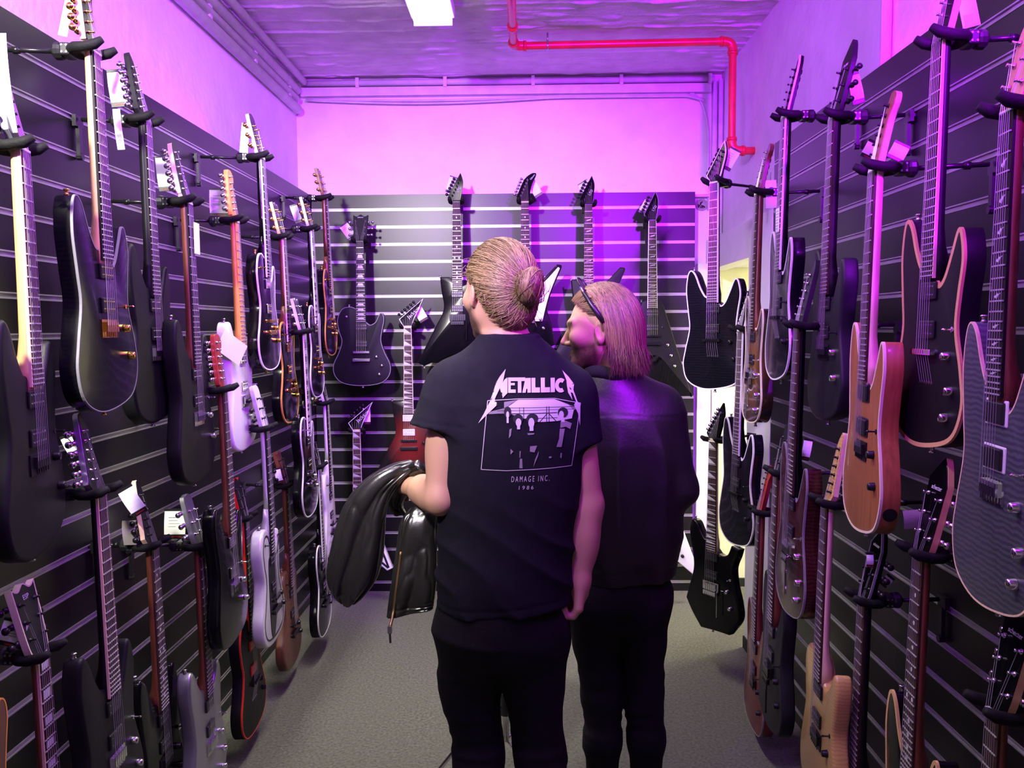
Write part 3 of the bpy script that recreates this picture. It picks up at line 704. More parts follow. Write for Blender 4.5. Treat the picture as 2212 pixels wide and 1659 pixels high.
GL(3.010, 1.996, 'glossy white guitar with orange maple neck on the left wall', 'the white guitar with orange maple neck', shape='strat', neck='roasted_maple', board='roasted_maple', body='white_gloss', head='fender', hface='roasted_maple', hw='chrome', pu='hum', pum='chrome', bridge='hard', frets=22, fretm='fret', dx=-.01)
GL(3.328, 2.284, 'glossy black single-cut guitar with white binding and silvery neck high on the left wall', 'the black white-bound guitar high on the left wall', shape='lp', scale=.628, body=BG, bind=BW, neck='black_gloss', nbind=BW, head='split', hface=BG, hside='white_pearl', hw='gold', frets=22, bridge='tom', board='ebony', pum='chrome', dx=.025)
GL(3.598, 2.000, 'black single-cut guitar with amber binding and gold headstock tuners on the left wall', 'the black amber-bound guitar beside the white guitar', shape='lp', scale=.628, body=BG, bind='amber', bw=.007, neck='mahogany', nbind='cream', head='book', hface='black_gloss', hside='yellow_cream', hw='gold', frets=22, bridge='tom', board='rosewood', pum='gold', dx=-.025)
GL(4.077, 2.091, 'black single-cut guitar with white neck binding and gold bridge near the back left corner', 'the white-bound guitar with gold bridge near the left corner', shape='lp', scale=.628, body=BG, bind=BW, neck='black_gloss', nbind=BW, head='book', hface=BG, hside=BW, hw='gold', frets=22, bridge='tom', board='ebony', pum='black_plastic', inlay='block')
GL(4.385, 2.287, 'black single-cut guitar with amber binding highest in the back left corner', 'the amber-bound guitar in the back left corner', shape='lp', scale=.628, body=BG, bind='amber', bw=.004, neck='mahogany', head='book', hface='mahogany', hside='mahogany', hw='gold', frets=22, bridge='tom', pum='black_plastic')
# ---- left wall, middle row
GL(3.888, 1.588, 'black white-bound guitar with violet-sheened headstock in the middle row on the left wall', 'the white-bound middle-row guitar on the left wall', shape='lp', scale=.628, body=BG, bind=BW, neck='black_gloss', nbind=BW, head='book', hface='black_gloss', hside=BW, hw='chrome', frets=22, bridge='tom', board='ebony', inlay='block', dx=.055)
GL(2.840, 1.396, 'glossy black guitar with red-brown neck and red headstock below the white guitar', 'the glossy black guitar with red headstock', shape='strat', neck='mahogany', board='rosewood', body=BG, head='fender', hface='head_red', hside='head_red', hw='chrome', pum='chrome', bridge='hard', frets=22, knobs=2, dx=.055)
GL(3.287, 1.207, 'pearl white single-cut guitar with black stripe and white neck on the left wall', 'the pearl white guitar with a white neck', shape='lp', scale=.648, body='white_pearl', pin=[(.022, .030, 'black_plastic')], neck='white_pearl', head='split', hface='white_gloss', hw='black_metal', frets=22, bridge='tom', board='ebony', guard=([(-.03, -.47, 1), (-.055, -.52), (-.06, -.75), (-.02, -.79), (.03, -.70), (.05, -.58), (.03, -.47, 1)], 'black_plastic'), dx=.06)
GL(4.306, 1.217, 'pinkish white single-cut guitar with white neck in the back left corner', 'the pinkish white guitar in the back left corner', shape='lp', scale=.648, body='white_gloss', neck='white_gloss', head='book', hface='black_gloss', hside='white_gloss', hw='black_metal', frets=22, bridge='tom', board='ebony', dx=-.02)
# ---- left wall, bottom row
GL(1.989, 1.209, 'black guitar with silver-edged headstock and long tan fretboard edge at lower left', 'the black guitar with a silver-edged headstock', neck='black_matte', nbind='maple_pale', body='black_matte', head='pointy', hside='silver_paint', hface='charcoal', hw='chrome', board='rosewood', bridge='hard', dx=.025)
GL(2.264, 1.006, 'black guitar with pinkish wooden headstock beside a price card at lower left', 'the black guitar with a pinkish wooden headstock', neck='mahogany', nbind=None, body='black_gloss', head='pointy', hside='maple_pale', hface='charcoal', hw='black_metal', board='rosewood', bridge='hard', inlay='dot', dx=-.055)
GL(2.593, 0.918, 'metallic silver guitar with silver headstock at the bottom of the left wall', 'the metallic silver guitar', shape='strat', neck='mahogany', body='silver_paint', head='split', hside='silver_paint', hface='silver_paint', hw='chrome', board='rosewood', bridge='hard', pum='black_plastic', knobs=3, dx=.0)
GL(3.020, 0.905, 'matte black single-cut guitar with red binding and red pickups at the bottom left', 'the matte black guitar with red binding', shape='lp', scale=.628, neck='binding_red', body='black_matte', bind='binding_red', bw=.004, head='book', hface='black_matte', hside='binding_red', hw='black_metal', pum='red_plastic', board='ebony', bridge='through', frets=22, dx=-.02)
GL(3.551, 0.927, 'brown wooden single-cut guitar with dark red headstock low on the left wall', 'the brown wooden guitar low on the left wall', shape='lp', scale=.628, neck='mahogany', body='brown_wood', head='book', hface='mahogany', hside='mahogany', hw='black_metal', board='rosewood', bridge='tom', frets=22, dx=-.03)
GL(4.113, 0.912, 'black white-bound single-cut guitar lowest in the back left corner', 'the lowest white-bound guitar in the back left corner', shape='lp', scale=.628, neck='black_gloss', nbind=BW, body=BG, bind=BW, head='book', hface=BG, hw='black_metal', board='ebony', bridge='tom', frets=22, dx=.035)
GL(1.720, 0.911, 'dark guitar with notched white-edged headstock and block inlays at the lower left edge', 'the dark guitar with notched headstock at the lower left edge', shape='lp', scale=.628, neck='mahogany', nbind='maple_pale', body='black_matte', bind=BW, head='book', hface='charcoal', hside='cream', hbind='cream', hw='black_metal', board='rosewood', inlay='block', bridge='tom', frets=22, logo=('ESP', .016, 0, .135, 0), hscale=1.05, dx=-.03)
GL(1.462, 1.30, 'brown wooden guitar body cut off by the left edge of the view', 'the brown guitar cut off at the left edge', shape='lp', scale=.628, neck='mahogany', body='brown_wood', bind='amber', bw=.003, head='book', hface='mahogany', hw='chrome', bridge='tom', frets=22, knobm='black_plastic', knobs=4, dx=.03)
# ---- right wall, top row
GRt(1.487, 1.979, 'blue-grey flamed guitar with bird inlays and white pickup rings at the right edge', 'the blue-grey flamed guitar at the right edge', scale=.635, body='blue_grey_flame', bind='maple_pale', bw=.003, neck='mahogany', head='prs', hface='maple', hside='maple', hw='chrome', pum='black_plastic', pring='white_plastic', board='ebony', inlay='bird', frets=24, bridge='hard', knobs=3, jack=True, lean=-1.0, dx=-.03, yaw=-6)
GRt(1.744, 2.182, 'matte black guitar with thick natural-wood edging highest on the right wall', 'the black guitar with natural-wood edging high on the right', body='black_matte', bind='binding_natural', bw=.009, neck='black_matte', nbind='maple_pale', head='pointy', hface='black_gloss', hside='maple_pale', hw='chrome', board='ebony', bridge='through', knobs=3, jack=True, lean=-1.2, dx=.025, yaw=-1)
GRt(2.053, 1.981, 'natural brown wood guitar with cream binding on the right wall', 'the natural brown wood guitar', body='natural_wood', bind='cream', bw=.005, neck='maple_pale', head='inline', hface='natural_wood', hside='maple_pale', hw='black_metal', board='rosewood', bridge='hard', pring='black_plastic', jack=True, inlay=None, dx=-.03, yaw=-7)
GRt(2.332, 2.172, 'matte charcoal black guitar with plain black neck high on the right wall', 'the charcoal black guitar high on the right wall', body='charcoal', neck='black_matte', nbind=None, head='schecter', hface='black_matte', hside='black_matte', hw='black_metal', board='rosewood', bridge='hard', knobs=2, knobm='chrome', nstr=7, logo=('schecter', .014, 0, .148, 0), hscale=1.15, dx=.025)
GRt(2.763, 2.283, 'glossy black guitar with white binding and a white slip on its neck, right wall', 'the glossy black guitar with a white slip on the neck', body='black_flame', bind=BW, neck='black_gloss', nbind=BW, head='pointy', hface=BG, hbind=BW, hw='black_metal', board='rosewood', bridge='through', inlay=None, jack=True)
GRt(3.071, 2.086, 'tobacco sunburst guitar with cream binding on the right wall', 'the tobacco sunburst guitar', body='tobacco_burst', bind='cream', bw=.004, neck='mahogany', head='inline', hface='mahogany', hside='mahogany', hw='chrome', board='rosewood', bridge='floyd', pum='black_plastic', knobs=3, jack=True, shape='strat')
GRt(3.48, 2.198, 'black flame-top guitar with white binding hung highest in front of the passage', 'the black white-bound guitar in front of the passage', x=.784, body='black_flame', bind=BW, neck='black_gloss', nbind=BW, head='kh', hface=BG, hside=BG, hbind=BW, hw='black_metal', board='rosewood', bridge='through', yaw=38, jack=True, lean=-.5)
# ---- right wall, middle and bottom rows
GRt(3.281, 1.589, 'black white-bound guitar hanging by the white pillar under the black flame-top', 'the black white-bound guitar by the white pillar', body='black_flame', bind=BW, neck='black_gloss', nbind=BW, head='pointy', hface=BG, hside=BG, hbind=BW, hw='black_metal', board='rosewood', bridge='through', yaw=10)
GRt(3.66, 1.099, 'glossy black guitar with angular body lowest in front of the passage', 'the angular glossy black guitar in front of the passage', x=.83, shape='sharp', body=BG, neck='maple_pale', board='rosewood', inlay='fin', head='kh', hface=BG, hside='black_gloss', hbind=None, hw='chrome', bridge='floyd', yaw=35, lean=-.5)
GRt(2.592, 1.602, 'dark cherry red guitar with chrome hardware in the middle row on the right wall', 'the dark cherry red guitar on the right wall', body='black_cherry', bind='binding_grey', bw=.003, neck='black_gloss', head='pointy', hface='charcoal', hside='charcoal', hw='chrome', board='rosewood', bridge='floyd', knobs=3, dx=-.05)
GRt(2.785, 1.108, 'charcoal grey guitar with brown neck in the bottom row on the right wall', 'the charcoal grey guitar in the bottom row', body='charcoal', neck='mahogany', head='schecter', hface='charcoal', hside='maple_pale', hw='black_metal', board='rosewood', bridge='floyd', knobs=2, dx=-.03)
GRt(2.992, 0.929, 'dark red guitar with red headstock in the bottom row on the right wall', 'the dark red guitar in the bottom row', body='dark_red', bind='binding_grey', bw=.002, neck='mahogany', head='inline', hface='head_red', hside='dark_red', hw='black_metal', board='rosewood', bridge='hard', knobs=2, shape='strat', dx=.03)
GRt(2.328, 1.104, 'flamed yellow maple single-cut guitar with pink-lit neck on the right wall', 'the flamed yellow maple guitar', shape='tele', body='flame_maple', neck='maple_pale', head='reverse', hface='flame_maple', hside='maple_pale', hw='black_metal', board='rosewood', bridge='hard', pum='black_plastic', knobs=1, dx=-.03)
GRt(1.769, 1.113, 'black guitar with natural-wood edging and wood-edged headstock at lower right', 'the black guitar with wood-edged headstock at lower right', body='black_gloss', bind='binding_natural', bw=.008, neck='mahogany', head='schecter', hface=BG, hside='binding_natural', hw='chrome', board='rosewood', bridge='hard', inlay='dot', logo=('schecter', .014, 0, .148, 0), hscale=1.12)
GRt(2.061, 0.915, 'black guitar with grey-edged pointed headstock beside the flamed yellow guitar', 'the black guitar with a grey-edged headstock', body='black_matte', bind='binding_grey', bw=.003, neck='black_matte', head='schecter', hface='black_gloss', hside='black_gloss', hbind='binding_grey', hw='black_metal', board='rosewood', bridge='hard', logo=('schecter', .012, 0, .148, 0), dx=.03)
GRt(1.471, 0.907, 'black guitar with wood-edged headstock in the lower right corner of the view', 'the black guitar in the lower right corner', body='black_matte', bind='binding_natural', bw=.006, neck='mahogany', head='schecter', hface=BG, hside='binding_natural', hw='chrome', board='rosewood', bridge='hard', logo=('schecter', .014, 0, .148, 0), hscale=1.12)
# ---- back wall
GB(-.940, 2.101, 'matte black single-cut guitar with grey binding on the back wall', 'the matte black single-cut guitar on the back wall', shape='lp', scale=.628, body='black_matte', bind='binding_grey', bw=.003, neck='black_matte', head='book', hface='black_matte', hw='steel', hside='black_matte', board='ebony', inlay='trap', bridge='tom', frets=22, knobs=3, logo=('schecter', .010, 0, .140, 0))
GB(-.389, 2.317, 'black explorer-shaped guitar left of the blond man on the back wall', 'the explorer-shaped guitar left of the blond man', shape='explorer', body=BG, neck='black_matte', nbind=None, head='kh', hface=BG, hside='black_gloss', hw='black_metal', board='rosewood', inlay='dot', bridge='floyd', logo=('LTD', .020, .014, .07, 62))
GB(-.002, 2.313, 'black explorer-shaped guitar with white pickguard behind the blond man', 'the explorer-shaped guitar with white pickguard', shape='explorer', scale=.628, body=BG, neck='mahogany', head='hockey', hface=BG, hside='black_gloss', hw='chrome', board='rosewood', inlay='dot', bridge='tom', frets=22, guard=([(.026, -.50, 1), (.10, -.455), (.186, -.365, 1), (.196, -.372, 1), (.135, -.52), (.095, -.67, 1), (.055, -.67, 1), (.045, -.60)], 'white_plastic'), logo=('Gibson', .014, .044, .145, 52))
GB(.356, 2.294, 'black explorer-shaped guitar with bright inlays on the magenta-lit back wall', 'the explorer-shaped guitar in the magenta light', shape='explorer', body='black_matte', neck='black_matte', head='kh', hface=BG, hside='black_gloss', hw='black_metal', board='rosewood', inlay='flag', bridge='floyd', logo=('LTD', .020, .014, .07, 62))
GB(.716, 2.203, 'matte black vee-shaped guitar with white-edged fretboard at the right of the back wall', 'the matte black vee-shaped guitar', shape='vee', body='black_matte', neck='black_matte', nbind=BW, head='kh', hface=BG, hside=BG, hbind='binding_grey', hw='black_metal', board='rosewood', inlay='flag', bridge='tom', knobs=3, knobm='chrome', logo=('LTD', .020, .014, .07, 62))
GB(-.676, 1.611, 'red sunburst angular guitar with shark-fin inlays on the back wall', 'the red sunburst angular guitar', shape='explorer', body='red_burst', neck='maple_pale', nbind='cream', head='jackson', hface=BG, hside=BG, hbind=BW, hw='black_metal', board='rosewood', inlay='fin', bridge='tom', pum='white_plastic', logo=('Jackson', .030, .034, .085, 44))
GB(-.980, 1.016, 'white vee-shaped guitar with black pinstripes low on the back wall', 'the white vee-shaped guitar low on the back wall', shape='rhoads', body='white_gloss', pin=[(.012, .024, 'black_plastic')], neck='maple_pale', nbind='cream', head='jackson', hface=BG, hside=BG, hbind=BW, hw='black_metal', board='rosewood', inlay='fin', bridge='tom', logo=('Jackson', .030, .034, .085, 44))
GB(.80, 0.985, 'white vee-shaped guitar mostly hidden behind the man in the leather jacket', 'the white vee-shaped guitar behind the leather jacket', shape='rhoads', body='white_gloss', neck='maple_pale', head='jackson', hface=BG, hside=BG, hw='black_metal', board='rosewood', inlay='fin', bridge='tom')
# ------------------------------------------------------------------ people: signed-distance modelling, meshed with surface nets
def cone(p, a, b, ra, rb):
    a = np.asarray(a, float); b = np.asarray(b, float); ba = b - a; pa = p - a
    t = np.clip(pa @ ba / max(ba @ ba, 1e-9), 0, 1)
    return np.linalg.norm(pa - t[:, None] * ba, axis=1) - (ra + t * (rb - ra))
def ell(p, c, r):
    q = p - np.asarray(c, float); r = np.asarray(r, float)
    k0 = np.linalg.norm(q / r, axis=1); k1 = np.linalg.norm(q / (r * r), axis=1)
    return k0 * (k0 - 1) / np.maximum(k1, 1e-6)
def smin(a, b, k):
    h = np.clip(k - np.abs(a - b), 0, None) / k
    return np.minimum(a, b) - h * h * k * .25
def smax(a, b, k): return -smin(-a, -b, k)
def loft(p, keys, grow=0.0, pw=2.0):
    K = np.array(sorted(keys)); z = p[:, 2]
    cx, cy, rx, ry = [np.interp(z, K[:, 0], K[:, i]) for i in (1, 2, 3, 4)]
    rx = rx + grow; ry = ry + grow
    e = (np.abs((p[:, 0] - cx) / rx) ** pw + np.abs((p[:, 1] - cy) / ry) ** pw) ** (1 / pw)
    d = (e - 1) * np.minimum(rx, ry)
    return np.maximum(d, np.maximum(K[0, 0] - z, z - K[-1, 0]))
def chain(p, pts, rs, k=.02):
    d = None
    for a, b, ra, rb in zip(pts, pts[1:], rs, rs[1:]):
        c = cone(p, a, b, ra, rb); d = c if d is None else smin(d, c, k)
    return d
def ridge(p, s, seed, off=(0, 0, 0)):
    n = vnoise(p * np.asarray(s, float) + np.asarray(off, float), seed)
    return 1 - np.abs(2 * n - 1)
def mesh_sdf(fn, lo, hi, h):
    lo = np.asarray(lo, float); hi = np.asarray(hi, float); B = 5
    nb = np.ceil((hi - lo) / (h * B)).astype(int); n = nb * B
    cc = np.stack(np.meshgrid(*[lo[i] + (np.arange(nb[i]) + .5) * h * B for i in range(3)], indexing='ij'), -1).reshape(-1, 3)
    dc = fn(cc); act = (np.abs(dc) < h * B * 1.5).reshape(nb)
    G = np.repeat(np.repeat(np.repeat(dc.reshape(nb), B, 0), B, 1), B, 2).astype(np.float32)
    am = np.repeat(np.repeat(np.repeat(act, B, 0), B, 1), B, 2)
    idx = np.argwhere(am); vals = np.empty(len(idx), np.float32)
    for s in range(0, len(idx), 400000):
        vals[s:s + 400000] = fn(lo + (idx[s:s + 400000] + .5) * h)
    G[tuple(idx.T)] = vals
    G[0], G[-1], G[:, 0], G[:, -1], G[:, :, 0], G[:, :, -1] = (np.abs(x) + 1e-3 for x in (G[0], G[-1], G[:, 0], G[:, -1], G[:, :, 0], G[:, :, -1]))
    ins = G < 0
    cnt = np.zeros(tuple(n - 1), np.int8)
    for dx in (0, 1):
        for dy in (0, 1):
            for dz in (0, 1):
                cnt += ins[dx:n[0] - 1 + dx, dy:n[1] - 1 + dy, dz:n[2] - 1 + dz]
    cells = np.argwhere((cnt > 0) & (cnt < 8)); vid = -np.ones(tuple(n - 1), np.int64); vid[tuple(cells.T)] = np.arange(len(cells))
    acc = np.zeros((len(cells), 3)); num = np.zeros(len(cells))
    cor = [np.array(c) for c in ((0, 0, 0), (1, 0, 0), (0, 1, 0), (1, 1, 0), (0, 0, 1), (1, 0, 1), (0, 1, 1), (1, 1, 1))]
    cv = [G[tuple((cells + c).T)] for c in cor]
    for i in range(8):
        for j in range(i + 1, 8):
            if np.abs(cor[i] - cor[j]).sum() != 1: continue
            m = (cv[i] < 0) != (cv[j] < 0); t = cv[i][m] / (cv[i][m] - cv[j][m])
            acc[m] += cor[i] + t[:, None] * (cor[j] - cor[i]); num[m] += 1
    V = lo + (cells + acc / num[:, None] + .5) * h
    F = []
    for ax in range(3):
        o1, o2 = [k for k in range(3) if k != ax]
        sl0 = [slice(1, -1)] * 3; sl0[ax] = slice(0, -1); sl1 = [slice(1, -1)] * 3; sl1[ax] = slice(1, None)
        a, b = ins[tuple(sl0)], ins[tuple(sl1)]
        e = np.argwhere(a != b); off = np.ones(3, int); off[ax] = 0; g = e + off
        flip = b[tuple(e.T)]
        def cid(d1, d2):
            q = g.copy(); q[:, o1] += d1; q[:, o2] += d2; return vid[tuple(q.T)]
        Q = np.stack([cid(-1, -1), cid(0, -1), cid(0, 0), cid(-1, 0)], 1)
        if ax == 1: flip = ~flip
        Q[flip] = Q[flip][:, ::-1]; F.append(Q)
    F = np.concatenate(F); F = F[(F >= 0).all(1)]
    return V, F
def sdf_obj(name, fn, lo, hi, h, m, parent=None, attrs=None):
    V, F = mesh_sdf(fn, lo, hi, h)
    me = bpy.data.meshes.new(name); me.vertices.add(len(V)); me.vertices.foreach_set('co', V.ravel())
    me.loops.add(len(F) * 4); me.loops.foreach_set('vertex_index', F.ravel().astype(np.int32))
    me.polygons.add(len(F)); me.polygons.foreach_set('loop_start', np.arange(0, len(F) * 4, 4, dtype=np.int32))
    me.update(); me.validate(); me.shade_smooth()
    if attrs:
        for k, f in attrs.items():
            at = me.attributes.new(k, 'FLOAT', 'POINT'); at.data.foreach_set('value', np.asarray(f(V), np.float32))
    return mesh_obj(name, me, m, parent)
def project(fn, P, off, it=4):
    P = P.copy(); e = .0015
    for _ in range(it):
        d = fn(P); g = np.stack([fn(P + np.eye(3)[i] * e) - fn(P - np.eye(3)[i] * e) for i in range(3)], 1)
        g /= np.maximum(np.linalg.norm(g, axis=1), 1e-9)[:, None]
        P -= (d - off)[:, None] * g
    return P
def strands(name, paths, r, m, parent, cvar, n=4):
    """tapered hair locks: paths (S,K,3), radius r[S]; colour factor per lock"""
    paths = np.asarray(paths); S_, K, _ = paths.shape
    T = np.gradient(paths, axis=1); T /= np.maximum(np.linalg.norm(T, axis=2), 1e-9)[..., None]
    A = np.broadcast_to(np.array([.31, .52, .79]), T.shape); U = np.cross(T, A); U /= np.linalg.norm(U, axis=2)[..., None]; W2 = np.cross(T, U)
    tt = np.linspace(0, 1, K); tap = np.minimum(1, np.minimum(.35 + tt * 4, .12 + (1 - tt) * 3.5))
    ang = np.arange(n) * 2 * math.pi / n
    V = paths[:, :, None, :] + (r[:, None, None, None] * tap[None, :, None, None]) * (np.cos(ang)[None, None, :, None] * U[:, :, None, :] + np.sin(ang)[None, None, :, None] * W2[:, :, None, :])
    V = V.reshape(-1, 3)
    s, k, a = np.meshgrid(np.arange(S_), np.arange(K - 1), np.arange(n), indexing='ij'); i0 = (s * K + k) * n
    F = np.stack([i0 + a, i0 + (a + 1) % n, i0 + n + (a + 1) % n, i0 + n + a], -1).reshape(-1, 4)
    me = bpy.data.meshes.new(name); me.from_pydata(V.tolist(), [], F.tolist()); me.update(); me.shade_smooth()
    at = me.attributes.new('lock', 'FLOAT', 'POINT'); at.data.foreach_set('value', np.repeat(cvar, K * n).astype(np.float32))
    o = mesh_obj(name, me, m, parent); o['kind'] = 'stuff'; return o
def attr_mat(name, attr, c0, c1, rough, spec=.5, sss=0.0, bump=0.0, bscale=300):
    m = mat(name, c0, rough, spec=spec, sss=sss, bump=bump, bscale=bscale); nt = m.node_tree; b = nt.nodes['Principled BSDF']
    at = nt.nodes.new('ShaderNodeAttribute'); at.attribute_name = attr
    mx = nt.nodes.new('ShaderNodeMix'); mx.data_type = 'RGBA'; mx.inputs['A'].default_value = (*c0, 1); mx.inputs['B'].default_value = (*c1, 1)
    nt.links.new(at.outputs['Fac'], mx.inputs['Factor']); nt.links.new(mx.outputs['Result'], b.inputs['Base Color'])
    return m
attr_mat('skin', 'stubble', (0.52, 0.30, 0.19), (0.09, 0.05, 0.028), 0.5, .4, sss=.12, bump=.06, bscale=350)
attr_mat('hair_blond', 'lock', (0.085, 0.056, 0.022), (0.33, 0.245, 0.10), 0.42, .45)
attr_mat('hair_brown', 'lock', (0.060, 0.034, 0.018), (0.24, 0.14, 0.075), 0.40, .45)
mat('cotton_black', (0.010, 0.0095, 0.015), 0.9, bump=.25, bscale=700, noise=.15, nscale=40, spec=.15)
mat('denim_black', (0.006, 0.005, 0.007), 0.85, bump=.3, bscale=600, noise=.2, nscale=60, spec=.25)
mat('leather', (0.008, 0.007, 0.008), 0.40, bump=.07, bscale=120, noise=.2, nscale=12, spec=.6)
mat('leather_worn', (0.013, 0.012, 0.012), 0.30, bump=.05, bscale=110, noise=.25, nscale=10, spec=.9)
mat('knit_black', (0.010, 0.010, 0.011), 0.9, bump=.4, bscale=400)
mat('print_ink', (0.62, 0.55, 0.60), 0.7)
mat('print_dark', (0.012, 0.012, 0.018), 0.8)
mat('print_mid', (0.25, 0.21, 0.25), 0.75)
mat('zip_brass', (0.25, 0.15, 0.08), 0.4, metal=.8)
mat('lens', (0.01, 0.01, 0.012), 0.08, spec=.8)

def near(fn, p, c, r, inner):
    """evaluate fn only near c, elsewhere a plain distance"""
    q = np.linalg.norm(p - np.asarray(c, float), axis=1); d = q - inner; m = q < r
    if m.any(): d[m] = fn(p[m])
    return d
class Head:
    def __init__(s, c, yaw, pitch=0, roll=0):
        s.c = np.array(c); s.R = np.array((Matrix.Rotation(R(yaw), 3, 'Z') @ Matrix.Rotation(R(pitch), 3, 'X') @ Matrix.Rotation(R(roll), 3, 'Y')))
    def loc(s, p): return (p - s.c) @ s.R
    def wor(s, q): return np.asarray(q) @ s.R.T + s.c
    def cran(s, q, g=0.0): return smin(ell(q, (0, -.015, .025), (.076 + g, .096 + g, .093 + g)), ell(q, (0, -.045, -.015), (.062 + g, .062 + g, .075 + g)), .03)
    def sdf(s, p):
        q = s.loc(p); m = q.copy(); m[:, 0] = np.abs(m[:, 0])
        d = s.cran(q)
        d = smin(d, ell(q, (0, .032, -.030), (.062, .060, .083)), .035)
        d = smin(d, cone(m, (.050, .0, -.062), (.012, .072, -.102), .018, .016), .03)
        d = smin(d, ell(q, (0, .078, -.100), (.022, .018, .018)), .02)
        d = smin(d, cone(m, (.004, .087, .021), (.042, .068, .022), .011, .010), .014)
        d = smin(d, ell(m, (.044, .058, -.022), (.022, .026, .020)), .025)
        d = smax(d, -ell(m, (.032, .097, .001), (.019, .017, .012)), .008)
        d = smin(d, ell(m, (.031, .0735, .000), (.0125, .0125, .0105)), .003)
        d = smin(d, cone(q, (0, .086, .014), (0, .114, -.034), .006, .0105), .008)
        d = smin(d, ell(m, (.012, .098, -.040), (.009, .011, .008)), .008)
        d = smin(d, cone(m, (0, .093, -.064), (.019, .082, -.066), .0075, .004), .006)
        d = smin(d, cone(m, (0, .091, -.077), (.017, .082, -.075), .008, .004), .005)
        a = R(14); e = m - np.array([.081, -.014, -.012]); e2 = np.stack([e[:, 0] * math.cos(a) - e[:, 1] * -math.sin(a), e[:, 0] * -math.sin(a) + e[:, 1] * math.cos(a), e[:, 2]], 1)
        ear = ell(e2, (0, 0, 0), (.0078, .0185, .032)); ear = smin(ear, ell(e2, (-.004, .006, -.028), (.006, .009, .009)), .008)
        ear = smax(ear, -ell(e2, (.0080, .004, .002), (.0095, .0125, .0235)), .002)
        return smin(d, ear, .004)
    def stub(s, p):
        q = s.loc(p); n = vnoise(p * 420, 3) * .5 + vnoise(p * 60, 4) * .5
        a = np.clip((-.036 - q[:, 2] + .25 * np.clip(.05 - q[:, 1], 0, 1)) / .018, 0, 1) * np.clip((q[:, 1] + .015) / .025, 0, 1) * np.clip((q[:, 2] + .135) / .02, 0, 1)
        lip = np.exp(-((q[:, 2] + .071) / .008) ** 2 - (q[:, 0] / .018) ** 2) * (q[:, 1] > .08)
        brow = np.exp(-((q[:, 2] - .022) / .006) ** 2) * np.clip((np.abs(q[:, 0]) - .010) / .006, 0, 1) * (np.abs(q[:, 0]) < .052) * (q[:, 1] > .06)
        eye = np.exp(-((q[:, 2]) / .006) ** 2 - ((np.abs(q[:, 0]) - .031) / .010) ** 2) * (q[:, 1] > .07)
        return np.clip(np.maximum(np.maximum(a * (.7 + .5 * n) - .5 * lip, 1.0 * brow), .8 * eye), 0, 1)
def fist(p, wrist, knuck, side, fwd, curl, r=.0095):
    """hand with palm, four curled fingers and a thumb; side = direction from little to index finger, curl = direction the fingertips fold to"""
    w_, k_ = np.array(wrist), np.array(knuck); side = np.array(side); side = side / np.linalg.norm(side); ax = (k_ - w_); L = np.linalg.norm(ax); ax = ax / L
    curl = np.array(curl) / np.linalg.norm(curl)
    d = cone(p, w_, w_ + ax * .03, .024, .024)
    for s in (-.030, -.010, .010, .029): d = smin(d, cone(p, w_ + ax * .018 + side * s * .55, k_ + side * s, .0145, .0125), .012)
    lens = (.026, .032, .035, .031)
    for s, l in zip((-.031, -.0105, .0105, .031), lens):
        a = k_ + side * s; b = a + ax * l * .75 + curl * l * .45; c = b + curl * l * .75 - ax * l * .15; e = c - ax * l * .62 + curl * .004
        f = np.minimum(np.minimum(cone(p, a, b, r * 1.12, r), cone(p, b, c, r, r * .92)), cone(p, c, e, r * .92, r * .8))
        d = smin(d, f, .004)
    t0 = w_ + ax * .028 + side * .028 + curl * .006; t1 = t0 + ax * .030 + side * .018 + curl * .014; t2 = t1 + ax * .030 + side * .002 + curl * .012; t3 = t2 + ax * .020 - side * .010 + curl * .006
    th = np.minimum(np.minimum(cone(p, t0, t1, .014, .0115), cone(p, t1, t2, .0115, .0105)), cone(p, t2, t3, .0105, .0085))
    return smin(d, th, .008)
def shoe(p, x, y, yaw=0):
    q = p - np.array([x, y, 0]); a = R(yaw); q = np.stack([q[:, 0] * math.cos(a) + q[:, 1] * math.sin(a), -q[:, 0] * math.sin(a) + q[:, 1] * math.cos(a), q[:, 2]], 1)
    d = smin(ell(q, (0, .10, .035), (.048, .13, .045)), cone(q, (0, -.01, .04), (0, 0, .14), .048, .05), .04)
    return np.maximum(d, .002 - q[:, 2])

# ---- man in the printed T-shirt
Y1 = 2.10
h1 = Head((-.070, 2.115, 1.703), 31, -4, 3)
TORSO1 = [(.885, -.064, Y1, .168, .125), (1.00, -.058, Y1, .168, .122), (1.09, -.053, Y1, .170, .120), (1.22, -.047, Y1, .183, .121), (1.34, -.041, Y1, .192, .118), (1.42, -.038, Y1, .188, .108), (1.49, -.036, Y1, .150, .088), (1.54, -.038, Y1 - .005, .098, .074), (1.585, -.044, Y1 - .012, .070, .066)]
LA1 = [(-.185, Y1, 1.44), (-.218, 2.045, 1.182), (-.322, 2.245, 1.180)]
RA1 = [(.118, Y1, 1.425), (.158, 2.105, 1.155), (.136, 2.085, .962)]
LEGL1 = [(-.145, Y1 - .005, .83), (-.152, Y1 + .005, .68), (-.130, Y1, .49), (-.128, Y1 - .02, .36), (-.120, Y1 + .01, .08)]
LEGR1 = [(.012, Y1, .83), (.014, Y1 + .005, .68), (.030, Y1, .49), (.034, Y1 - .02, .36), (.040, Y1 + .01, .08)]
LR = [.092, .074, .056, .056, .042]
def legs(p, L_, R_, rs, k=.02): return np.minimum(chain(p, L_, rs, .03), chain(p, R_, rs, .03))
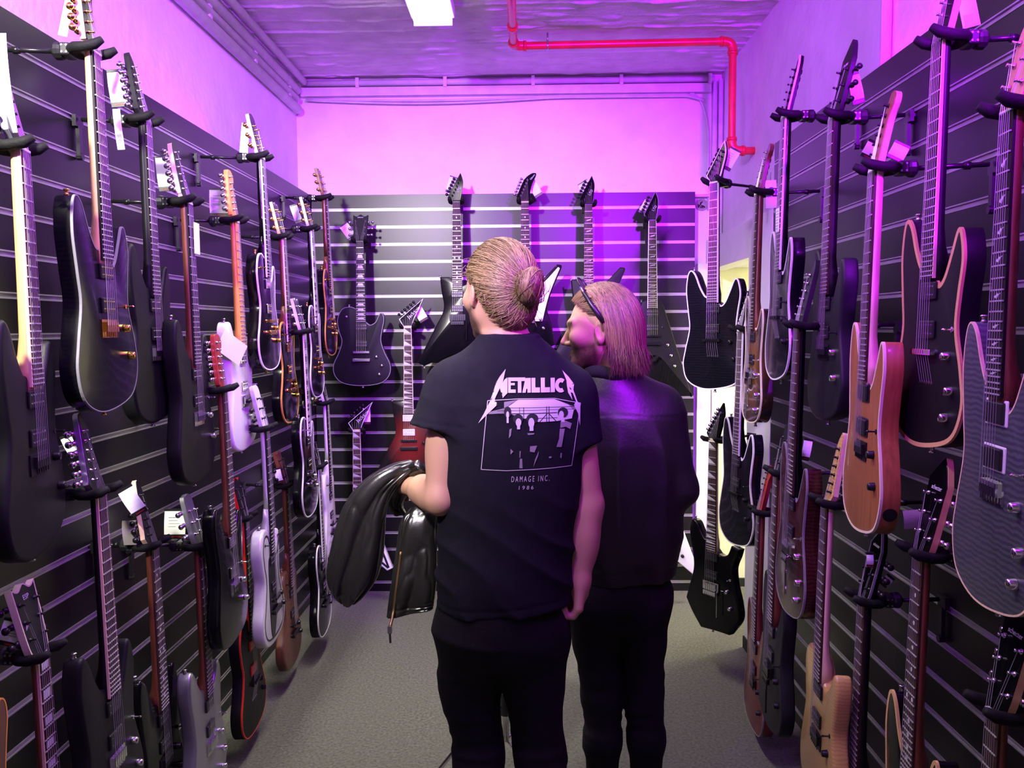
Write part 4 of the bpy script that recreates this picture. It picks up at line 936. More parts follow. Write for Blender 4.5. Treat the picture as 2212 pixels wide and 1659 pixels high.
def body1(p):
    d = near(h1.sdf, p, h1.c, .22, .10)
    d = smin(d, cone(p, h1.wor((0, -.022, -.055)), (-.045, Y1 - .008, 1.53), .054, .060), .03)
    d = smin(d, loft(p, TORSO1, -.016), .03)
    d = smin(d, chain(p, LA1[:2], [.050, .038]), .02); d = smin(d, cone(p, LA1[1], LA1[2], .036, .028), .02); d = smin(d, cone(p, (-.240, 2.090, 1.184), (-.272, 2.150, 1.186), .043, .039), .025)
    d = smin(d, ell(p, (-.205, 2.075, 1.30), (.047, .050, .085)), .03)
    d = smin(d, cone(p, RA1[0], RA1[1], .048, .037), .02); d = smin(d, ell(p, (.150, 2.10, 1.08), (.036, .040, .085)), .03); d = smin(d, cone(p, RA1[1], RA1[2], .036, .0255), .02)
    d = smin(d, near(lambda p: fist(p, RA1[2], (.132, 2.088, .898), (.10, 1, 0), None, (-1, .1, -.15)), p, (.13, 2.09, .90), .20, .04), .015)
    d = smin(d, near(lambda p: fist(p, LA1[2], (-.352, 2.31, 1.165), (.9, .35, .25), None, (0, .2, -1)), p, (-.335, 2.29, 1.19), .20, .04), .015)
    d = smin(d, ell(p, (-.068, Y1, .87), (.148, .112, .14)), .04)
    d = smin(d, legs(p, LEGL1, LEGR1, [r - .010 for r in LR]), .02)
    return np.minimum(d, np.minimum(shoe(p, -.12, Y1 + .01, 10), shoe(p, .04, Y1 + .01, -8)) + .008)
man1 = empty('person', (-.04, Y1, 0), label='blond man seen from behind in a black printed T-shirt, holding a leather jacket', cat='person')
def par(o, root): o.parent = root; o.matrix_parent_inverse = Matrix.Translation(-Vector(root.location)); return o
par(sdf_obj('body', body1, (-.42, 1.90, -.01), (.26, 2.50, 1.87), .0034, 'skin', None, {'stubble': h1.stub}), man1)
def shirt1(p):
    d = loft(p, TORSO1, 0, 2.15)
    nl = np.array([-.255, 2.055, 1.352]) - np.array(LA1[0]); 
    d = smin(d, cone(p, (-.05, Y1 - .005, 1.525), (-.175, Y1, 1.462), .062, .066), .05)
    d = smin(d, cone(p, (-.03, Y1 - .005, 1.522), (.100, Y1, 1.447), .062, .064), .05)
    sl = cone(p, (-.178, Y1, 1.448), (-.230, 2.068, 1.335), .070, .073); sl = np.maximum(sl, 1.362 - .13 * (p[:, 0] + .228) - p[:, 2])
    sr = cone(p, (.104, Y1, 1.43), (.138, 2.10, 1.285), .063, .058); sr = np.maximum(sr, 1.318 + .18 * (p[:, 0] - .15) - p[:, 2])
    d = smin(d, sl, .035); d = smin(d, sr, .035)
    d = np.maximum(d, .908 + .010 * np.sin(p[:, 0] * 9) - p[:, 2])
    # neck opening
    d = smax(d, -cone(p, (-.046, Y1 - .004, 1.575), (-.055, Y1 + .010, 1.70), .061, .070), .008)
    z = p[:, 2]; low = np.clip((1.22 - z) / .2, 0, 1)
    d += -.010 * low * (ridge(p + np.array([0, 0, .12]) * np.sin(p[:, :1] * 6), (3.2, 2.0, 11), 21) ** 3)
    d += -.005 * ridge(p, (7, 5, 4.5), 25) ** 3 * np.clip((z - 1.0) / .2, .3, 1)
    for zz, s in ((.925, .0022),): d += s * np.exp(-((z - zz - .010 * np.sin(p[:, 0] * 9)) / .003) ** 2)
    d += .0016 * np.exp(-((z - 1.376 + .13 * (p[:, 0] + .228)) / .003) ** 2) * (p[:, 0] < -.15)
    return d
shirt = par(sdf_obj('t_shirt', shirt1, (-.34, 1.93, .88), (.25, 2.28, 1.64), .0052, 'cotton_black'), man1)
def pants1(p):
    d = smin(ell(p, (-.072, Y1, .87), (.156, .128, .17)), legs(p, LEGL1, LEGR1, LR), .05); d = np.maximum(d, p[:, 2] - .96)
    d = smax(d, -cone(p, (-.068, Y1 - .30, .20), (-.068, Y1 - .13, .80), .004, .006), .03)
    z = p[:, 2]; kn = np.exp(-((z - .47) / .12) ** 2)
    d += -.007 * kn * ridge(p, (6, 6, 26), 31) ** 2 - .006 * ridge(p, (7, 6, 9), 33) ** 3 - .006 * np.exp(-((z - .78) / .05) ** 2) * ridge(p + p[:, [2, 2, 0]] * np.array([0, 0, .35]), (4, 4, 26), 35) ** 2
    return np.maximum(d, .06 - z)
par(sdf_obj('jeans', pants1, (-.28, 1.93, .04), (.15, 2.28, .97), .006, 'denim_black'), man1)
for x, yw in ((-.12, 10), (.04, -8)):
    par(sdf_obj('shoe', lambda p: shoe(p, x, Y1 + .01, yw), (x - .09, Y1 - .1, -.01), (x + .09, Y1 + .30, .2), .007, 'leather'), man1)
# hair pulled back into a bun
BUN = np.array([.012, -.118, -.008])
def cap1(p):
    q = h1.loc(p)
    d = smin(h1.cran(q, .010), ell(q, (0, -.062, -.062), (.056, .042, .052)), .03)
    y, z_ = q[:, 1], q[:, 2]
    line = np.where(y > .0, .034 + .75 * y, .034 + 1.45 * (y + .0)); line = np.maximum(line, -.108)
    reg = (line - z_) * .6
    v = q - BUN; ang = np.arctan2(v[:, 0], v[:, 2]); rr = np.linalg.norm(v, axis=1)
    g = vnoise(np.stack([ang * 14, rr * 18, ang * 0], 1), 41)
    return smax(d - .003 * (g - .4), reg, .014)
cap = par(sdf_obj('hair', cap1, (-.24, 1.95, 1.56), (.10, 2.28, 1.86), .004, 'hair_blond', None,
    {'lock': lambda V: np.clip(.25 + .55 * vnoise(np.stack([np.arctan2(*(h1.loc(V) - BUN).T[[0, 2]]) * 16, np.linalg.norm(h1.loc(V) - BUN, axis=1) * 14, V[:, 0] * 0], 1), 43), 0, 1)}), man1)
rng = np.random.default_rng(5)
loop = np.array([(0, .082, .085), (.045, .072, .074), (.068, .045, .050), (.078, .012, .024), (.080, -.018, .022), (.074, -.040, -.030), (.060, -.062, -.075), (.032, -.084, -.100), (0, -.090, -.104)])
loop = np.concatenate([loop, loop[-2:0:-1] * [-1, 1, 1]])
def on_loop(u):
    u = (u % 1) * len(loop); i = u.astype(int); f = (u - i)[:, None]; return loop[i % len(loop)] * (1 - f) + loop[(i + 1) % len(loop)] * f
NS, K = 3000, 13
CS = np.array([0, -.018, .012])
u = rng.random(NS); st = on_loop(u) + rng.normal(0, .004, (NS, 3)) - CS; bd = (BUN - CS) + rng.normal(0, .008, (NS, 3))
sn = st / np.linalg.norm(st, axis=1)[:, None]; bn = bd / np.linalg.norm(bd, axis=1)[:, None]
om = np.arccos(np.clip((sn * bn).sum(1), -.999, .999))[:, None, None]
t0 = (rng.random(NS) ** 2.5 * .75)[:, None, None]; tt = np.linspace(0, 1, K)[None, :, None] * (1 - t0) + t0
paths = (np.sin((1 - tt) * om) * sn[:, None] + np.sin(tt * om) * bn[:, None]) / np.sin(om)
paths = paths * (np.linalg.norm(st, axis=1)[:, None, None] * (1 - tt) + np.linalg.norm(bd, axis=1)[:, None, None] * tt) + CS
t = np.linspace(0, 1, K)[None, :, None]
paths += rng.normal(0, .005, (NS, 1, 3)) * np.sin(t * math.pi) + rng.normal(0, .0022, (NS, 1, 3)) * np.sin(t * math.pi * 3)
W1 = h1.wor(paths.reshape(-1, 3))
capfree = lambda p: smin(h1.cran(h1.loc(p), .010), ell(h1.loc(p), (0, -.062, -.062), (.056, .042, .052)), .03)
offs = (rng.uniform(.0003, .0045, (NS, 1)) * np.clip(np.linspace(0, 1, K)[None] * 4, .1, 1)).ravel()
W1 = project(capfree, W1, offs).reshape(NS, K, 3)
par(strands('hair_strands', W1, rng.uniform(.0005, .0012, NS), 'hair_blond', None, rng.random(NS)), man1)
# bun: coiled locks round the tied knot
bc = BUN + np.array([.002, -.020, .004]); ax = np.array([.85, -.75, -.25]); ax /= np.linalg.norm(ax)
e1 = np.cross(ax, (0, 0, 1)); e1 /= np.linalg.norm(e1); e2 = np.cross(ax, e1)
def bun_core(p):
    q = h1.loc(p) - bc; a = q @ ax; r_ = np.sqrt((q @ e1) ** 2 + (q @ e2) ** 2)
    th = np.arctan2(q @ e2, q @ e1)
    return np.sqrt((np.maximum(r_ - .023, 0)) ** 2 + (a * 1.0) ** 2) - .0230 - .002 * np.sin(th * 3 + a * 160)
par(sdf_obj('hair_bun', bun_core, (-.08, 1.92, 1.62), (.12, 2.12, 1.80), .0035, 'hair_blond', None, {'lock': lambda V: .2 + .5 * vnoise(V * 160, 45)}), man1)
NB = 420; K2 = 14; th0 = rng.random(NB) * 6.28; arc = rng.uniform(1.6, 4.2, NB); tt = np.linspace(0, 1, K2)[None]
R0 = rng.uniform(.018, .034, NB)[:, None]; tb = rng.uniform(-1.3, 1.3, NB)[:, None]
thp = th0[:, None] + arc[:, None] * tt; rad = .023 + .0240 * np.cos(tb + .5 * tt); aa = .0240 * np.sin(tb + .5 * tt)
pb = bc + (rad * np.cos(thp))[..., None] * e1 + (rad * np.sin(thp))[..., None] * e2 + aa[..., None] * ax
par(strands('bun_strands', h1.wor(pb.reshape(-1, 3)).reshape(NB, K2, 3), rng.uniform(.0006, .0013, NB), 'hair_blond', None, rng.random(NB)), man1)
NL = 130; ax2 = rng.normal(0, 1, (NL, 3)) * .45 + ax; ax2 /= np.linalg.norm(ax2, axis=1)[:, None]     # loose loops over the knot
f1 = np.cross(ax2, (0, 0, 1)); f1 /= np.linalg.norm(f1, axis=1)[:, None]; f2 = np.cross(ax2, f1)
al = (rng.random(NL) * 6.28)[:, None] + rng.uniform(1.2, 3.2, NL)[:, None] * np.linspace(0, 1, K2)[None]; rl = rng.uniform(.036, .050, NL)[:, None]
pl_ = bc + ax2[:, None] * rng.uniform(-.014, .014, (NL, 1, 1)) + (rl * np.cos(al))[..., None] * f1[:, None] + (rl * .92 * np.sin(al))[..., None] * f2[:, None]
par(strands('loose_bun_hair', h1.wor(pl_.reshape(-1, 3)).reshape(NL, K2, 3), rng.uniform(.0005, .0012, NL), 'hair_blond', None, rng.random(NL)), man1)
NF = 70; u = rng.random(NF); s0 = project(capfree, h1.wor(on_loop(u) * rng.uniform(.4, 1, (NF, 1)) + BUN * .3), np.full(NF, .004))
dirn = s0 - h1.c; dirn /= np.linalg.norm(dirn, axis=1)[:, None]; ln = rng.uniform(.010, .028, NF)[:, None, None]
tq = np.linspace(0, 1, 7)[None, :, None]; side = rng.normal(0, 1, (NF, 1, 3))
fl = s0[:, None] + ln * (dirn[:, None] * .5 * tq + side * .5 * tq ** 1.5 + np.array([0, 0, -.35]) * tq ** 2)
par(strands('flyaway_hairs', fl, np.full(NF, .0005), 'hair_blond', None, rng.uniform(.5, 1, NF)), man1)

# ---- print on the back of the shirt, laid on the cloth surface
from mathutils.bvhtree import BVHTree
bt = BVHTree.FromPolygons([v.co[:] for v in shirt.data.vertices], [pl.vertices[:] for pl in shirt.data.polygons])
SX = .37714 / 1763; SZ = .3608 / 1659
def onto(u, v, lift):
    x = -.17365 + u * SX; z_ = 1.5521 - v * SZ
    hit = bt.ray_cast(Vector((x, 1.6, z_)), Vector((0, 1, 0)))
    y = hit[0].y if hit[0] is not None else 2.0
    return Vector((x, y - lift, z_))
def print_part(name, polys, m, lift=.0022, tris=None, step=22):
    bm = bmesh.new()
    for pl in polys:
        bm.faces.new([bm.verts.new((x, y, 0)) for x, y in pl])
    bmesh.ops.triangulate(bm, faces=bm.faces[:])
    for _ in range(6):
        es = [e for e in bm.edges if e.calc_length() > step * 2.2]
        if not es: break
        bmesh.ops.subdivide_edges(bm, edges=es, cuts=1); bmesh.ops.triangulate(bm, faces=[f for f in bm.faces if len(f.verts) > 3])
    for v in bm.verts: v.co = onto(v.co.x, v.co.y, lift)
    bmesh.ops.recalc_face_normals(bm, faces=bm.faces)
    o = obj(name, bm, m, None, True); o.parent = shirt; return o
def seg(a, b, w_=7):
    a = Vector(a); b = Vector(b); n_ = Vector((-(b - a).y, (b - a).x)).normalized() * w_ / 2
    return [tuple(a + n_), tuple(b + n_), tuple(b - n_), tuple(a - n_)]
rect = lambda x0, y0, x1, y1: [(x0, y0), (x1, y0), (x1, y1), (x0, y1)]
def oval(cx, cy, rx, ry, n_=14, a0=0): return [(cx + rx * math.cos(a0 + 6.2832 * i / n_), cy + ry * math.sin(a0 + 6.2832 * i / n_)) for i in range(n_)]
arc_ = [R(a) for a in range(48, 318, 15)]
letters = [
 [(265, 797), (330, 690), (400, 555), (505, 335), (470, 350), (512, 280), (580, 195), (550, 330), (455, 528), (418, 632), (487, 585), (405, 662), (362, 702)],
 [(550, 330), (533, 405), (592, 292), (600, 296), (598, 462), (543, 518), (562, 418), (526, 458), (512, 400)],
 rect(606, 292, 636, 460), rect(636, 292, 700, 332), rect(636, 352, 682, 378), rect(636, 424, 692, 460),
 rect(700, 292, 800, 332), rect(716, 332, 756, 460),
 [(766, 460), (803, 300), (862, 298), (862, 460), (824, 460), (824, 418), (812, 418), (804, 460)],
 rect(870, 298, 914, 460), rect(914, 404, 966, 460), rect(976, 298, 1022, 460), rect(1022, 404, 1080, 460), rect(1088, 300, 1136, 460),
 [(1204 + 66 * math.cos(a), 386 - 80 * math.sin(a)) for a in arc_] + [(1206 + 26 * math.cos(a), 386 - 34 * math.sin(a)) for a in arc_[::-1]],
 [(1225, 220), (1300, 298), (1358, 377), (1320, 350), (1352, 450), (1395, 570), (1430, 600), (1426, 848), (1402, 705), (1352, 608), (1392, 650), (1378, 570), (1322, 425), (1302, 400), (1276, 345)],
 [(1270, 335), (1302, 400), (1312, 440), (1337, 552), (1288, 470), (1276, 400)], [(1304, 428), (1336, 446), (1342, 474), (1310, 462)]]
print_part('lettering', letters, 'print_ink', .0030)
print_part('picture_frame', [seg((375, 545), (720, 526)), seg((720, 526), (1130, 528)), seg((1130, 528), (1432, 590)), seg((375, 545), (297, 1306), 8), seg((297, 1306), (580, 1318)), seg((580, 1318), (1215, 1300)), seg((1215, 1300), (1330, 1298)), seg((1432, 590), (1330, 1298))], 'print_ink', .0026)
print_part('picture_sky', [[(560, 640), (720, 536), (1130, 536), (1290, 600), (1352, 668), (1330, 760), (1160, 782), (960, 786), (780, 742), (640, 695)]], 'print_ink', .0022)
for pc in [[(392, 668), (560, 628), (640, 695), (560, 684), (385, 694)], [(1290, 600), (1400, 640), (1352, 668)], [(560, 640), (640, 580), (720, 536), (560, 560)]]: print_part('picture_haze', [pc], 'print_mid', .0021)
print_part('picture_fence', [seg((480, 625), (1350, 625), 5), seg((480, 655), (1350, 652), 4), seg((480, 690), (1160, 688), 9), seg((780, 620), (780, 745), 7), seg((735, 620), (735, 740), 5), seg((1040, 615), (1040, 785), 8), seg((1067, 615), (1067, 785), 8), seg((960, 785), (1050, 690), 9), seg((1150, 785), (1060, 690), 9), seg((800, 742), (1165, 745), 6)], 'print_dark', .0026)
for pc in [oval(600, 670, 42, 62), oval(716, 745, 58, 52), oval(878, 745, 68, 56), oval(1226, 690, 60, 60)]: print_part('picture_head', [pc], 'print_dark', .0029)
for pc in [oval(600, 700, 17, 40, 10), oval(722, 785, 32, 46, 12), oval(866, 792, 34, 56, 12), oval(1208, 715, 30, 46, 12), rect(588, 735, 612, 790), rect(705, 820, 740, 860), rect(846, 835, 890, 880), rect(1205, 745, 1245, 795)]: print_part('picture_face', [pc], 'print_ink', .0033)
for pc in [[(1190, 868), (1248, 872), (1228, 980), (1210, 1076), (1150, 1070), (1180, 980)], [(1200, 790), (1250, 780), (1330, 815), (1310, 880), (1260, 850), (1195, 860)], [(850, 1050), (930, 1045), (900, 1120), (848, 1110)], [(630, 1075), (662, 1105), (630, 1140)], [(732, 1100), (745, 1100), (740, 1180), (730, 1170)], [(735, 1190), (760, 1185), (765, 1295), (728, 1290)], oval(1078, 1182, 18, 12, 8), [(1198, 1140), (1214, 1145), (1208, 1205), (1192, 1190)], [(620, 860), (645, 850), (635, 930), (612, 960)], [(820, 905), (900, 905), (895, 920), (830, 925)], [(905, 1200), (950, 1100), (940, 1160), (885, 1285)]]: print_part('picture_patch', [pc], 'print_mid', .0027)
def print_text(name, txt, cx, cy, hgt, wid, shear):
    me = text_mesh(txt, 1.0, shear, 0.0); xs_ = [v.co.x for v in me.vertices]; ys_ = [v.co.y for v in me.vertices]
    kx = wid / (max(xs_) - min(xs_)); ky = hgt / (max(ys_) - min(ys_)); mx_ = (max(xs_) + min(xs_)) / 2; my_ = (max(ys_) + min(ys_)) / 2
    for v in me.vertices: v.co = onto(cx + (v.co.x - mx_) * kx, cy - (v.co.y - my_) * ky, .0028)
    o = mesh_obj(name, me, 'print_ink', None); o.parent = shirt
print_text('lettering', 'D A M A G E   I N C .', 852, 1414, 64, 430, .12)
print_text('lettering', '1 9 8 6', 803, 1511, 42, 166, .1)

# ---- leather jacket carried over the left forearm
root = empty('leather_jacket', (-.40, 2.25, .80), label='black leather jacket draped over the left arm of the blond man', cat='jacket')

def drape(edges, thick, seed, amp, n=112, m=72, hem=False):
    """closed leather tube lofted between two edge lines, with long folds running down it"""
    E = np.array(edges); t = np.linspace(0, 1, len(E)); v = np.linspace(0, 1, m)
    def sm(col):                                          # Catmull-Rom through the rows
        out = np.empty((m, 3)); x = v * (len(E) - 1); i = np.clip(x.astype(int), 0, len(E) - 2); f = (x - i)[:, None]
        P = np.vstack([2 * col[0] - col[1], col, 2 * col[-1] - col[-2]]); a, b, c_, d_ = P[i], P[i + 1], P[i + 2], P[i + 3]
        return .5 * ((2 * b) + (c_ - a) * f + (2 * a - 5 * b + 4 * c_ - d_) * f ** 2 + (3 * b - a - 3 * c_ + d_) * f ** 3)
    L_, R_ = sm(E[:, 0]), sm(E[:, 1]); mid = (L_ + R_) / 2; ac = (R_ - L_) / 2; hw = np.linalg.norm(ac, axis=1, keepdims=True); ac = ac / hw
    tan = np.gradient(mid, axis=0); tan /= np.linalg.norm(tan, axis=1, keepdims=True); nn = np.cross(ac, tan); nn /= np.linalg.norm(nn, axis=1, keepdims=True)
    nn[nn[:, 1] > 0] *= -1                                # towards the viewer side of the fold
    th = np.interp(v, np.linspace(0, 1, len(thick)), thick)[:, None]
    a = np.linspace(0, 2 * math.pi, n, endpoint=False)[None]; V_ = v[:, None] * np.ones_like(a); A_ = a * np.ones_like(V_)
    q = lambda ka, kv, s: vnoise(np.stack([np.cos(A_) * ka + V_ * .8, np.sin(A_) * ka, V_ * kv], -1), s)
    fold = 1 - np.abs(2 * q(1.25, 1.3, seed) - 1); crease = 1 - np.abs(2 * q(2.4, 4.0, seed + 1) - 1); fine = q(9, 16, seed + 2)
    env = np.sin(np.clip(V_ * 1.15, 0, 1) * math.pi / 2)
    disp = amp * (-1.5 * fold ** 3 + .35) * env - amp * .45 * crease ** 6 + .0012 * (fine - .5)
    if hem: disp = disp + .003 * np.sin(V_ * 110) * np.clip((V_ - .80) / .12, 0, 1) * np.clip(np.cos(A_ - .3), 0, 1)
    e = np.abs(np.cos(A_)) ** .85 * np.sign(np.cos(A_)); f_ = np.abs(np.sin(A_)) ** .85 * np.sign(np.sin(A_))
    X = mid[:, None] + ac[:, None] * (hw * e)[..., None] + nn[:, None] * ((th + disp) * f_)[..., None] + ac[:, None] * (disp * .3 * np.cos(A_))[..., None]
    return X
def sheet_bm(X):
    bm = bmesh.new(); m_, n_ = X.shape[:2]; vv_ = [[bm.verts.new(X[i, j]) for j in range(n_)] for i in range(m_)]
    for i in range(m_ - 1):
        for j in range(n_): bm.faces.new((vv_[i][j], vv_[i][(j + 1) % n_], vv_[i + 1][(j + 1) % n_], vv_[i + 1][j]))
    for row in (vv_[0], vv_[-1]): bm.faces.new(row)
    bmesh.ops.recalc_face_normals(bm, faces=bm.faces); return bm
JA = [((-0.32, 2.235, 1.252), (-0.281, 2.235, 1.232)), ((-0.372, 2.225, 1.241), (-0.325, 2.225, 1.204)), ((-0.437, 2.22, 1.205), (-0.362, 2.22, 1.162)), ((-0.489, 2.22, 1.147), (-0.381, 2.22, 1.108)), ((-0.518, 2.22, 1.08), (-0.388, 2.22, 1.048)), ((-0.538, 2.22, 1.003), (-0.395, 2.22, 0.984)), ((-0.552, 2.225, 0.938), (-0.412, 2.225, 0.927)), ((-0.545, 2.23, 0.884), (-0.446, 2.23, 0.879)), ((-0.521, 2.235, 0.856), (-0.475, 2.235, 0.852))]
JB = [((-0.327, 2.27, 1.107), (-0.242, 2.27, 1.126)), ((-0.351, 2.25, 1.075), (-0.243, 2.25, 1.072)), ((-0.362, 2.24, 0.998), (-0.246, 2.24, 0.997)), ((-0.374, 2.235, 0.921), (-0.249, 2.235, 0.927)), ((-0.385, 2.235, 0.856), (-0.255, 2.235, 0.869)), ((-0.393, 2.235, 0.812), (-0.26, 2.235, 0.838))]
JC = [((-0.298, 2.2, 1.253), (-0.268, 2.2, 1.228)), ((-0.336, 2.235, 1.239), (-0.295, 2.235, 1.192)), ((-0.374, 2.265, 1.197), (-0.326, 2.265, 1.152)), ((-0.392, 2.29, 1.136), (-0.348, 2.29, 1.116)), ((-0.377, 2.3, 1.087), (-0.337, 2.3, 1.085))]
def rel(o, root): o.parent = root; o.matrix_parent_inverse = Matrix.Translation(-Vector(root.location)); return o
jk = rel(obj('jacket_panel', sheet_bm(drape(JB, [.020, .026, .030, .030, .026], 61, .011, hem=True)), 'leather_worn', None, True), root)
rel(obj('jacket_sleeve', sheet_bm(drape(JA, [.022, .034, .040, .042, .036, .022], 57, .013)), 'leather_worn', None, True), root)
rel(obj('jacket_shoulder', sheet_bm(drape(JC, [.014, .022, .026, .026, .016], 66, .009, m=48)), 'leather_worn', None, True), root)
jb = BVHTree.FromPolygons([v.co[:] for v in jk.data.vertices], [pl.vertices[:] for pl in jk.data.polygons])
def on_j(x, z_, l):
    hit = jb.ray_cast(Vector((x, 1.7, z_)), Vector((0, 1, 0))); return Vector((x, (hit[0].y if hit[0] is not None else 2.18) - l, z_))
zp = [on_j(-.345 - .026 * t, 1.0 - .198 * t, .001) for t in np.linspace(0, 1, 22)]
ys_ = np.convolve(np.pad([q.y for q in zp], 2, 'edge'), np.ones(5) / 5, 'valid')
for q, yy in zip(zp, ys_): q.y = min(q.y, yy)
bm = bmesh.new(); tube(bm, zp, .0042, 6, up=(0, 1, 0)); zo = rel(obj('zipper', bm, 'zip_brass', None, True), root)
bm = bmesh.new(); e = zp[-1]; box(bm, e.x - .006, e.x + .006, e.y - .008, e.y + .004, e.z - .012, e.z + .008); tube(bm, [(e.x, e.y - .005, e.z - .010), (e.x + .001, e.y - .004, e.z - .038)], .0035, 6)
rel(obj('zipper_pull', bm, 'steel', None), root)

# ---- man in the leather jacket
Y2 = 2.52
h2 = Head((.222, 2.50, 1.607), 76, -5, -2)
TORSO2 = [(.845, .290, Y2, .164, .130), (.90, .290, Y2, .168, .134), (1.00, .294, Y2, .176, .138), (1.14, .294, Y2, .186, .140), (1.26, .288, Y2, .192, .138), (1.35, .282, Y2, .186, .128), (1.42, .268, Y2 - .005, .130, .102), (1.465, .256, Y2 - .010, .084, .080)]
RA2 = [(.402, Y2, 1.355), (.455, 2.50, 1.125), (.448, 2.69, 1.055)]
LA2 = [(.140, Y2, 1.345), (.100, 2.55, 1.11), (.150, 2.72, 1.075)]
LEGL2 = [(.206, Y2 - .02, .77), (.214, Y2 - .015, .64), (.229, Y2 - .02, .475), (.228, Y2 - .04, .34), (.226, Y2 - .01, .08)]
LEGR2 = [(.352, Y2 - .02, .77), (.352, Y2 - .015, .64), (.358, Y2 - .02, .475), (.365, Y2 - .04, .34), (.368, Y2 - .01, .08)]
LR2 = [.086, .070, .054, .052, .040]
def body2(p):
    d = near(h2.sdf, p, h2.c, .22, .10)
    d = smin(d, cone(p, h2.wor((0, -.022, -.055)), (.258, Y2 - .01, 1.42), .054, .058), .03)
    d = smin(d, loft(p, TORSO2, -.022), .03)
    for A in (RA2, LA2): d = smin(d, chain(p, A, [.048, .038, .028]), .02)
    d = smin(d, near(lambda p: fist(p, RA2[2], (.430, 2.755, 1.045), (-.2, 0, 1), None, (-.8, .4, 0)), p, (.435, 2.74, 1.05), .20, .04), .015)
    d = smin(d, near(lambda p: fist(p, LA2[2], (.175, 2.785, 1.065), (.2, 0, 1), None, (.8, .4, 0)), p, (.165, 2.76, 1.07), .20, .04), .015)
    d = smin(d, ell(p, (.281, Y2 - .012, .80), (.135, .110, .13)), .04)
    d = smin(d, legs(p, LEGL2, LEGR2, [r - .010 for r in LR2]), .02)
    return np.minimum(d, np.minimum(shoe(p, .226, Y2 - .01, 15), shoe(p, .368, Y2 - .01, -5)) + .008)
man2 = empty('person', (.285, Y2, 0), label='long-haired man in a black leather jacket looking to the left', cat='person')
par(sdf_obj('body', body2, (.04, 2.30, -.01), (.56, 2.85, 1.77), .0034, 'skin', None, {'stubble': h2.stub}), man2)
def jack2(p):
    z = p[:, 2]
    d = loft(p, TORSO2, 0, 2.2)
    d = smin(d, cone(p, (.275, Y2, 1.412), (.398, Y2, 1.358), .068, .076), .05); d = smin(d, cone(p, (.245, Y2, 1.405), (.150, Y2, 1.345), .068, .072), .05)
    wr = -.009 * ridge(p, (9, 7, 22), 61) ** 2 * np.clip((1.16 - z) / .08, 0, 1) * (p[:, 0] > .42)
    sr = smin(cone(p, RA2[0], RA2[1], .072, .060), cone(p, RA2[1], (.450, 2.64, 1.075), .058, .050), .025) + wr
    sl = smin(cone(p, LA2[0], LA2[1], .070, .058), cone(p, LA2[1], (.140, 2.66, 1.085), .057, .050), .025)
    d = smin(d, sr, .025); d = smin(d, sl, .025)
    hem = .846 + .045 * (p[:, 0] - .13)
    d = np.maximum(d, hem - z)
    d += .0022 * np.exp(-((z - hem - .034) / .003) ** 2)                                  # hem band seam
    yoke_ = 1.352 - .9 * np.clip(.27 - p[:, 0], 0, 1) ** 2 - .05 * (p[:, 0] - .27)
    d += .0022 * np.exp(-((z - yoke_) / .003) ** 2) * (p[:, 1] < Y2)                      # back yoke seam
    d += -.010 * ridge(p, (9, 4, 2.6), 63) ** 3 * np.clip((1.36 - z) / .12, 0, 1)
    d = smax(d, -cone(p, (.256, Y2 - .01, 1.44), (.245, Y2 - .005, 1.60), .062, .066), .006)
    return d
par(sdf_obj('leather_jacket', jack2, (.0, 2.30, .82), (.56, 2.76, 1.53), .0055, 'leather'), man2)
bm = bmesh.new()
n_ = 28; ringp = [(.254 + .078 * math.cos(a), Y2 - .012 + .076 * math.sin(a), 1.452 + .012 * math.sin(a * 2) - .014 * math.sin(a)) for a in np.linspace(0, 6.2832, n_, endpoint=False)]
rr = []
for i, c in enumerate(ringp):
    o_ = Vector((c[0] - .254, c[1] - Y2 + .012, 0)).normalized()
    rr.append([bm.verts.new(Vector(c) + o_ * a + Vector((0, 0, b))) for a, b in ((-.006, -.016), (.008, -.014), (.012, .0), (.006, .020), (-.004, .022), (-.010, .004))])
for i in range(n_):
    a, b = rr[i], rr[(i + 1) % n_]
    for j in range(6): bm.faces.new((a[j], b[j], b[(j + 1) % 6], a[(j + 1) % 6]))
bmesh.ops.recalc_face_normals(bm, faces=bm.faces); par(obj('collar', bm, 'knit_black', None, True), man2)
def pants2(p):
    d = smin(ell(p, (.281, Y2 - .012, .80), (.150, .124, .16)), legs(p, LEGL2, LEGR2, LR2), .05); d = np.maximum(d, p[:, 2] - .89)
    z = p[:, 2]
    d = smax(d, -cone(p, (.288, Y2 - .30, .15), (.284, Y2 - .13, .74), .004, .006), .03)
    d += -.006 * np.exp(-((z - .45) / .10) ** 2) * ridge(p, (6, 6, 26), 71) ** 2 - .005 * ridge(p, (7, 6, 8), 73) ** 3
    return np.maximum(d, .06 - z)
par(sdf_obj('jeans', pants2, (.08, 2.33, .04), (.50, 2.70, .89), .006, 'denim_black'), man2)
for x, yw in ((.226, 15), (.368, -5)):
    par(sdf_obj('shoe', lambda p: shoe(p, x, Y2 - .01, yw), (x - .10, Y2 - .12, -.01), (x + .10, Y2 + .28, .2), .007, 'leather'), man2)
def mass2(q):
    d = h2.cran(q, .013)
    hang = smin(ell(q, (.0, -.058, -.045), (.086, .064, .100)), ell(q, (0, -.062, -.09), (.080, .054, .058)), .03)
    return smin(d, hang, .03)
def cap2(p):
    q = h2.loc(p); y, z_ = q[:, 1], q[:, 2]
    d = mass2(q)
    line = np.where(y > -.012, .028 + .92 * (y + .012), -.125); line = np.where((y <= -.012) & (y > -.034), .028 - 7 * (-.012 - y), line)
    g = vnoise(np.stack([np.arctan2(q[:, 0], -(y + .02)) * 13, q[:, 2] * 6, y * 0], 1), 81)
    return smax(d - .005 * (g - .4), (line - z_) * .5, .012)
